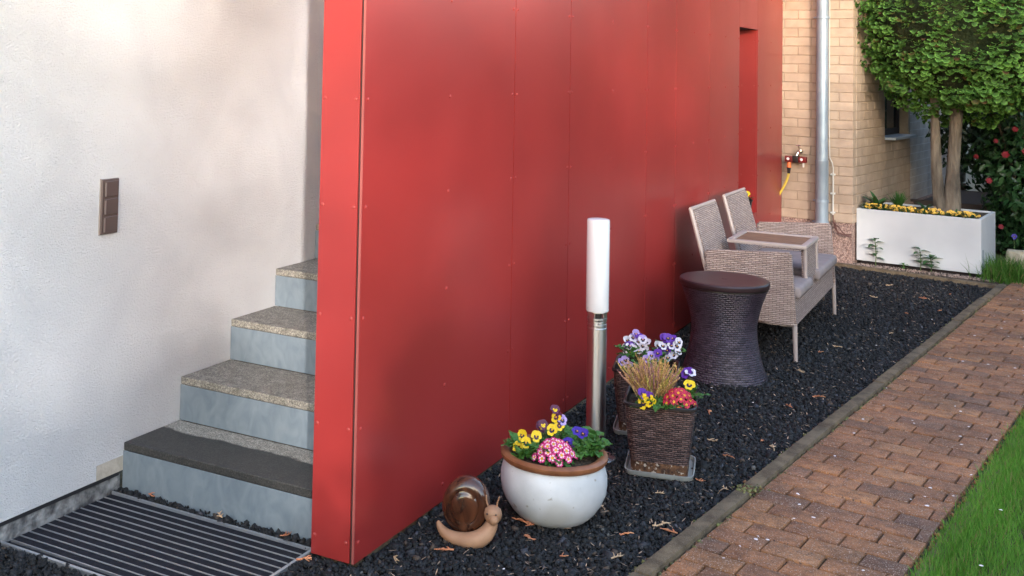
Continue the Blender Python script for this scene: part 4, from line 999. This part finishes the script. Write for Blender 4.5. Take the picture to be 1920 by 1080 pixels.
# lean fans so that their faces look up and out
V, F = scatter(np.array(fvv), ft, PP, fr, (rng.uniform(.020, .042, n))[:, None] * np.ones((1, 3)))
base = np.array([.15, .33, .065])[None] * TT[:, None] * rng.uniform(.8, 1.2, (n, 1)); yl = rng.random(n) < .06; base[yl] = np.array([.16, .15, .04])
brn = rng.random(n) < .012; base[brn] = np.array([.16, .085, .04])
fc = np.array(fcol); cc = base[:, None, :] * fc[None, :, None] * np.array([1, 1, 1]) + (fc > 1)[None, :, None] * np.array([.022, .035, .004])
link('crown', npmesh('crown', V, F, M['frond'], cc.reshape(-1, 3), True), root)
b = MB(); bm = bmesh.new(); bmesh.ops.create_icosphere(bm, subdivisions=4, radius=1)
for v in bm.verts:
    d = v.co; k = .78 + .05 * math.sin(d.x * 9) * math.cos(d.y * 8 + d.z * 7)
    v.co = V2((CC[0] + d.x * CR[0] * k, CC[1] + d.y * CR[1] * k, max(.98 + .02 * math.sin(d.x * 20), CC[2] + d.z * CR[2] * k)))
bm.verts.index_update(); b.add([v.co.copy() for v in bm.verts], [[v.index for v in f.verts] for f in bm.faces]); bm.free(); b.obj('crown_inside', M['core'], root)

# ------------------------------------------------------------------ camellia
def leafy(root, name, cen_, rad, n, L, m, c0, c1, asp=.5, drop=0, hole=.0):
    d = rng.normal(size=(n, 3)); d /= np.linalg.norm(d, axis=1)[:, None]
    q = rng.uniform(.35, 1, n) ** .5
    p = np.array(cen_) + d * np.array(rad) * q[:, None] * (1 + .12 * np.sin(d[:, :1] * 7 + d[:, 2:] * 9)); kz = p[:, 2] > -.0; p, d = p[kz], d[kz]; n = len(p)
    lf = np.array([(0, 0, 0), (.5, -asp / 2, .05), (1, 0, -.08), (.5, asp / 2, .05), (.5, 0, -.04)]) ; f_ = [(0, 1, 4), (1, 2, 4), (2, 3, 4), (3, 0, 4)]
    nr = d * .7 + rng.normal(0, .5, (n, 3)) + [0, 0, .4]
    V, F = scatter(lf, f_, p, frames(nr, (0, 0, 1), rng.uniform(0, 6.28, n)), rng.uniform(.7, 1.25, (n, 1)) * L * np.ones((1, 3)))
    t = rng.random((n, 1)); cc = np.array(c0) * (1 - t) + np.array(c1) * t
    link(name, npmesh(name, V, F, m, np.repeat(cc, 5, 0)), root)
root = thing('camellia', 'dark glossy camellia shrub with red blooms behind the planter', 'shrub', (2.15, 9.35, 0))
b = MB()
for k in range(9):
    an = k * .7; b.tube([(.1 * math.cos(an), .1 * math.sin(an), -.02), (.3 * math.cos(an), .3 * math.sin(an), .7), (.55 * math.cos(an), .5 * math.sin(an), 1.6)], [.025, .018, .01], 7)
b.obj('branches', M['bark'], root)
leafy(root, 'foliage', (0, 0, .80), (.62, .62, 1.0), 8500, .085, M['glossleaf'], (.014, .05, .016), (.05, .12, .04))
leafy(root, 'foliage', (-.05, .25, 1.6), (.95, .6, .9), 5200, .085, M['glossleaf'], (.008, .028, .012), (.022, .055, .018))
leafy(root, 'foliage', (-.72, .10, 1.12), (.34, .25, .36), 420, .09, M['glossleaf'], (.008, .026, .010), (.018, .05, .016))
def camel():
    b = MB()
    for k, (r_, z) in enumerate(((.05, 0), (.042, .006), (.030, .012), (.018, .016))):
        for j in range(6): petal_fan(b, Matrix.Identity(4), R(60 * j + 30 * k), R(34), r_, z, 0, 0, .5)
    return b.mesh('flower', M['camred'], 0)
cmf = camel()
for (x, z, dy) in ((-.36, .98, -.62), (-.28, 1.22, -.6), (-.50, .72, -.55), (-.14, .76, -.66), (.10, .95, -.66), (-.40, .30, -.60), (.02, .42, -.70), (-.20, 1.02, -.62), (-.62, .92, -.2), (.25, .62, -.62), (-.10, 1.35, -.6), (-.44, 1.10, -.56), (-.16, .28, -.66)):
    link('flower', cmf, root, X=face_mat(V2((x, dy, z)), (.1 + random.uniform(-.3, .3), -1, .25), 0, random.uniform(.4, .75)))
root = thing('bluebell', 'small blue flower at the foot of the camellia', 'flower', (1.86, 8.72, .0)); 
link('flower', pansy_mesh('blue', 0), root, X=face_mat(V2((0, 0, .22)), (.1, -1, .3), 0, 1.2)); b = MB(); b.tube([(0, .01, -.01), (0, .005, .215)], .003, 6); b.obj('stem', M['stem'], root)
# low evergreen hedge closing the view behind the shrub
root = thing('hedge', 'dark evergreen hedge far behind the camellia', 'hedge', (4.2, 11.3, 0)); 
b = MB(); b.box((-2.6, .2, -.02), (4, 1.1, 2.9)); b.obj('hedge_inside', M['core'], root)
for x in (-2.3, -1.2, -.1, 1.0, 2.1, 3.2): leafy(root, 'foliage', (x, .6, 1.5), (.85, .8, 1.65), 3200, .11, M['glossleaf'], (.012, .036, .012), (.03, .08, .025))

# ------------------------------------------------------------------ litter on the gravel, petals on the path
def litter_mesh(seed, m):
    r = random.Random(seed); b = MB()
    L_ = r.uniform(.03, .055); cv = r.uniform(-.6, .6)
    sp = [V2((-L_ / 2 + L_ * t / 5, cv * L_ * (t / 5 - .5) ** 2, .003 + .002 * math.sin(t + seed))) for t in range(6)]
    b.tube(sp, [.0022, .0024, .0022, .002, .0016, .0008], 5)
    for k in range(r.randint(3, 7)):
        p = sp[r.randint(1, 4)]; an = r.choice((-1, 1)) * r.uniform(.4, 1.1); ln = r.uniform(.008, .022)
        d = V2((math.cos(an), math.sin(an), r.uniform(0, .5))); b.tube([p, p + d * ln * .5 + V2((0, 0, .002)), p + d * ln], [.0020, .0018, .0007], 5)
    return b.mesh('needle_sprig', m)
lm_ = [litter_mesh(i, M['litter'] if i % 3 else M['litter_tan']) for i in range(7)]
big = [(.095, .114), (.375, .640), (.832, .878), (.785, .904), (.632, 1.757), (.831, 1.809), (.981, 2.031), (.744, .559), (.30, .07), (.34, .66), (.91, 1.42), (.917, 2.115), (.923, 2.742), (.493, 2.96), (.853, 3.461), (1.224, 5.535), (1.414, 5.775), (.961, 6.005), (.42, .53),
       (.66, .30), (.55, .95), (.70, 1.22), (.58, .46), (.80, 1.45), (.72, 1.98), (.60, 2.4), (1.02, 3.0), (.95, 4.2), (1.2, 4.8), (.88, 4.0), (1.28, 6.2), (1.0, 6.6), (1.45, 6.5), (.70, .75), (.05, -.1), (.93, .85), (.56, .12), (.20, .28)]
for i, (x, y) in enumerate(big):
    o = link('needle_sprig', lm_[i % 7], None, (x, y, .008), random.uniform(0, 6.28)); k = random.uniform(.75, 1.35) * (1.3 if i in (1, 9, 3) else 1); o.scale = (k, k, k)
    tag(o, 'small rust or tan dry sprig lying on the black gravel', 'leaf litter', 'dry sprigs fallen on the gravel')
for i, ((x, y), tx) in enumerate((((-.975, .078), 'left'), ((-.325, .070), 'right'), ((-.63, .072), 'middle'))):
    o = link('dry_leaf', lm_[(1, 2, 3)[i]], None, (x, y, .012), i * 1.3); tag(o, 'dry orange leaf on the gravel strip below the first step, the %s one' % tx, 'leaf litter')
o = link('dry_leaf', lm_[4], None, (-.165, -.055, .010), .4); o.scale = (1.5,) * 3; tag(o, 'rust coloured dry leaf at the corner of the grating and the red wall', 'leaf litter')
b = MB(); oval_leaf(b, Matrix.Rotation(-.9, 4, 'Y'), .05, .018, 0, .5); o = b.obj('dry_leaf', M['litter_tan'], loc=(.90, 1.33, .01), smooth=0); tag(o, 'narrow tan leaf standing up in the gravel beside the kerb', 'leaf litter')
pmx = []
for k in range(3):
    b = MB(); rr2 = random.Random(k); b.lathe([(.0001, .003), (.005, .0022), (.0078, .0008)], 7, X=Matrix.Diagonal((1, rr2.uniform(.5, .8), 1, 1))); pmx.append(b.mesh('petal', M['petal']))
for i in range(64):
    a, s = (random.uniform(.03, .66), random.uniform(-.9, 5.6))
    if i < 9: a, s = random.uniform(.5, .67), random.uniform(.2, 1.4)
    p = PF @ V2((a, s, .0235)); o = link('petal', random.choice(pmx), None, tuple(p), random.uniform(0, 6.28)); k = random.uniform(.6, 1.25); o.scale = (k, k, k)
    tag(o, 'small white petal fallen on the brick path', 'petal', 'white petals scattered on the brick path')
for i in range(26):
    y = random.uniform(.2, 6.9); x = random.uniform(.25, .95) * (kx(y) - .05); o = link('petal', random.choice(pmx), None, (x, y, .012), random.uniform(0, 6.28)); k = random.uniform(.5, .9); o.scale = (k, k, k)
    tag(o, 'small white petal fallen on the black gravel', 'petal', 'white petals scattered on the gravel')
for i in range(12):
    p = PF @ V2((random.uniform(.80, 1.3), random.uniform(-.5, 1.8), .05)); o = link('petal', random.choice(pmx), None, tuple(p)); tag(o, 'white petal caught in the lawn', 'petal', 'white petals in the lawn')

# ------------------------------------------------------------------ trees and hedge on the sunny side, behind the photographer; they cast the dappled shade, some added to block light
SH = V2((.588, -.809, 0)); SP = V2((.809, .588, 0))
root = thing('hedge', 'garden hedge across the lawn on the sunny side', 'hedge', (0, 0, 0))
TANE = math.tan(R(SUN_EL)); HD = 9.0
prof = [(-6, .35), (-2.4, .40), (-1.24, .47), (-1.0, .56), (-.7, .78), (-.47, .76), (-.36, .18), (.03, .18), (.14, .86), (.8, .90), (1.4, 1.0), (1.9, 1.14), (2.6, 1.22), (3.3, 1.35), (3.9, 1.2), (4.5, .9), (5.2, .7), (8, .7)]
hx = np.arange(-6, 8, .05); hh = np.interp(hx, [p[0] for p in prof], [p[1] for p in prof]) + HD * TANE
b = MB(); 
for i in range(len(hx) - 1):
    a0 = SH * HD + SP * float(hx[i]); a1 = SH * HD + SP * float(hx[i + 1]); t0, t1 = float(hh[i]) - .12, float(hh[i + 1]) - .12
    q = [a0, a1, a1 + SH * .9, a0 + SH * .9]
    b.add([(*v.xy, -.02) for v in q] + [(q[0].x, q[0].y, t0), (q[1].x, q[1].y, t1), (q[2].x, q[2].y, t1), (q[3].x, q[3].y, t0)], [(4, 5, 6, 7), (0, 1, 5, 4), (2, 3, 7, 6)])
b.obj('hedge_inside', M['core'], root)
n = 30000; ii = rng.integers(0, len(hx), n); hz = hh[ii] * rng.random(n) ** .35 + rng.normal(0, .05, n) - .03; off = rng.uniform(-.12, 1.0, n)
p = np.array(SH)[None] * (HD + off)[:, None] + np.array(SP)[None] * (hx[ii] + rng.normal(0, .05, n))[:, None]; p[:, 2] = hz
lf = np.array([(0, 0, 0), (.5, -.28, .05), (1, 0, -.08), (.5, .28, .05)]); V, F = scatter(lf, [(0, 1, 2, 3)], p, rotmats(n), rng.uniform(.06, .11, (n, 1)) * np.ones((1, 3)))
t = rng.random((n, 1)); cc = np.array([.02, .06, .015]) * (1 - t) + np.array([.05, .11, .03]) * t
link('foliage', npmesh('foliage', V, F, M['glossleaf'], np.repeat(cc, 4, 0)), root)
def sun_tree(label, dist, across, trunk_h, blobs, nleaf, size=.22, seed=1):
    g_ = np.random.default_rng(seed); base_ = SH * dist + SP * across
    root = thing('garden_tree', label, 'tree', (base_.x, base_.y, 0)); b = MB()
    b.tube([(0, 0, -.1), (.05, 0, trunk_h * .5), (0, 0.05, trunk_h)], [.16, .12, .08], 10)
    P_ = []
    for (ax, ay, z, rad) in blobs:
        c_ = SP * ax + SH * ay; b.tube([(0, 0, trunk_h * .8), (c_.x * .5, c_.y * .5, (trunk_h * .8 + z) / 2 + .1), (c_.x, c_.y, z)], [.06, .04, .015], 7)
        m_ = int(nleaf * rad ** 2); d = g_.normal(size=(m_, 3)); d /= np.linalg.norm(d, axis=1)[:, None]
        P_.append(np.array([c_.x, c_.y, z]) + d * rad * (g_.random((m_, 1)) ** .4) * [1, 1, .7])
    b.obj('trunk', M['bark'], root)
    p = np.concatenate(P_); n_ = len(p); V, F = scatter(lf, [(0, 1, 2, 3)], p, rotmats(n_), g_.uniform(.7, 1.2, (n_, 1)) * size * np.ones((1, 3)))
    t = g_.random((n_, 1)); cc = np.array([.03, .07, .015]) * (1 - t) + np.array([.06, .13, .03]) * t
    link('crown', npmesh('crown', V, F, M['glossleaf'], np.repeat(cc, 4, 0)), root)
# crowns whose gaps let soft patches of sun through
gg = random.Random(11)
def blobs(n, a0, a1, z0, z1, r0, r1): return [(gg.uniform(a0, a1), gg.uniform(-1, 1), gg.uniform(z0, z1), gg.uniform(r0, r1)) for _ in range(n)]
t_b = [(gg.uniform(.75, 4.6) - 1.2, gg.uniform(-1, 1), gg.uniform(5.6, 9.4), gg.uniform(.35, .65)) for _ in range(20)]
t_b += [(gg.uniform(-3.0, -1.3) - 1.2, gg.uniform(-1, 1), gg.uniform(5.4, 8.8), gg.uniform(.22, .45)) for _ in range(8)]
sun_tree('airy garden tree on the sunny side across the lawn', 26, 1.2, 3.2, t_b, 27, .20, 5)
t_b = [(gg.uniform(5.15, 7.8) - 6.5, gg.uniform(-1, 1), gg.uniform(6.5, 9.0), gg.uniform(.4, .75)) for _ in range(16)]  # second crown, added out of view to shade the brick house side wall
t_b += [(gg.uniform(5.2, 7.8) - 6.5, gg.uniform(-1, 1), gg.uniform(5.95, 6.4), .38) for _ in range(16)]
sun_tree('denser unseen tree added beside the airy one to shade the brick house side', 22, 6.5, 3.6, t_b, 90, .20, 6)
# added unseen veil of thin leaves behind them, weakens the direct sun
g_ = np.random.default_rng(21); n = 50000
tt_ = g_.uniform(-4.5, 8.5, n); zz_ = g_.uniform(4.9, 10.6, n)
kp = g_.random(n) < np.where(tt_ < -1.15, 1.15, np.where(tt_ < -.42, .36, np.where(tt_ < .10, .20, .78))) * np.where((tt_ > -1.15) & (tt_ < .10), 1.0, .62 + .38 * np.sin(tt_ * 2.1 + zz_ * 1.3) * np.cos(zz_ * 1.7 - tt_))
tt_, zz_ = tt_[kp], zz_[kp]; n = len(tt_)
p = np.array(SP)[None] * (tt_ - 2)[:, None] + np.array(SH)[None] * g_.uniform(-.8, .8, n)[:, None]; p[:, 2] = zz_
bp_ = SH * 28 + SP * 2; root = thing('sun_veil', 'wide thin leaf veil added behind the garden trees to dim the sun', 'tree', (bp_.x, bp_.y, 0))
V, F = scatter(lf, [(0, 1, 2, 3)], p, rotmats(n), g_.uniform(.7, 1.2, (n, 1)) * .21 * np.ones((1, 3)))
t = g_.random((n, 1)); cc = np.array([.04, .09, .02]) * (1 - t) + np.array([.08, .15, .04]) * t
link('crown', npmesh('crown', V, F, M['glossleaf'], np.repeat(cc, 4, 0)), root)
b = MB(); b.tube([(0, 0, -.1), (.1, 0, 3), (0, 0, 5)], [.2, .14, .1], 10)
for k in range(11):
    c_ = SP * (k - 5) * 1.15; b.tube([(0, 0, 3.5), (c_.x * .5, c_.y * .5, 5.4), (c_.x, c_.y, 5.2 + (k * 37 % 5))], [.07, .04, .012], 7)
b.obj('trunk', M['bark'], root)
root = thing('hedge', 'tall evergreen hedge added along the far side of the lawn to block sky light', 'hedge', (5.4, 0, 0))  # added out of view, holds back sky light from the lawn side
b = MB(); b.box((.25, -.9, -.02), (1.1, 2.4, 1.1)); b.box((.25, 2.4, -.02), (1.1, 16, 2.7)); b.obj('hedge_inside', M['core'], root)
n = 26000; p = np.stack([rng.normal(.22, .12, n), rng.uniform(-1.1, 16, n), rng.uniform(0, 1, n)], 1)
hgt = np.where(p[:, 1] < 2.4, 1.2, 2.85); p[:, 2] *= hgt
t_ = rng.random(n) < .25; p[t_, 0] = rng.uniform(.1, 1.1, t_.sum()); p[t_, 2] = hgt[t_] - .08 + rng.normal(0, .06, t_.sum())
V, F = scatter(lf, [(0, 1, 2, 3)], p, rotmats(n), rng.uniform(.08, .14, (n, 1)) * np.ones((1, 3)))
t = rng.random((n, 1)); cc = np.array([.02, .06, .015]) * (1 - t) + np.array([.05, .11, .03]) * t
link('foliage', npmesh('foliage', V, F, M['glossleaf'], np.repeat(cc, 4, 0)), root)
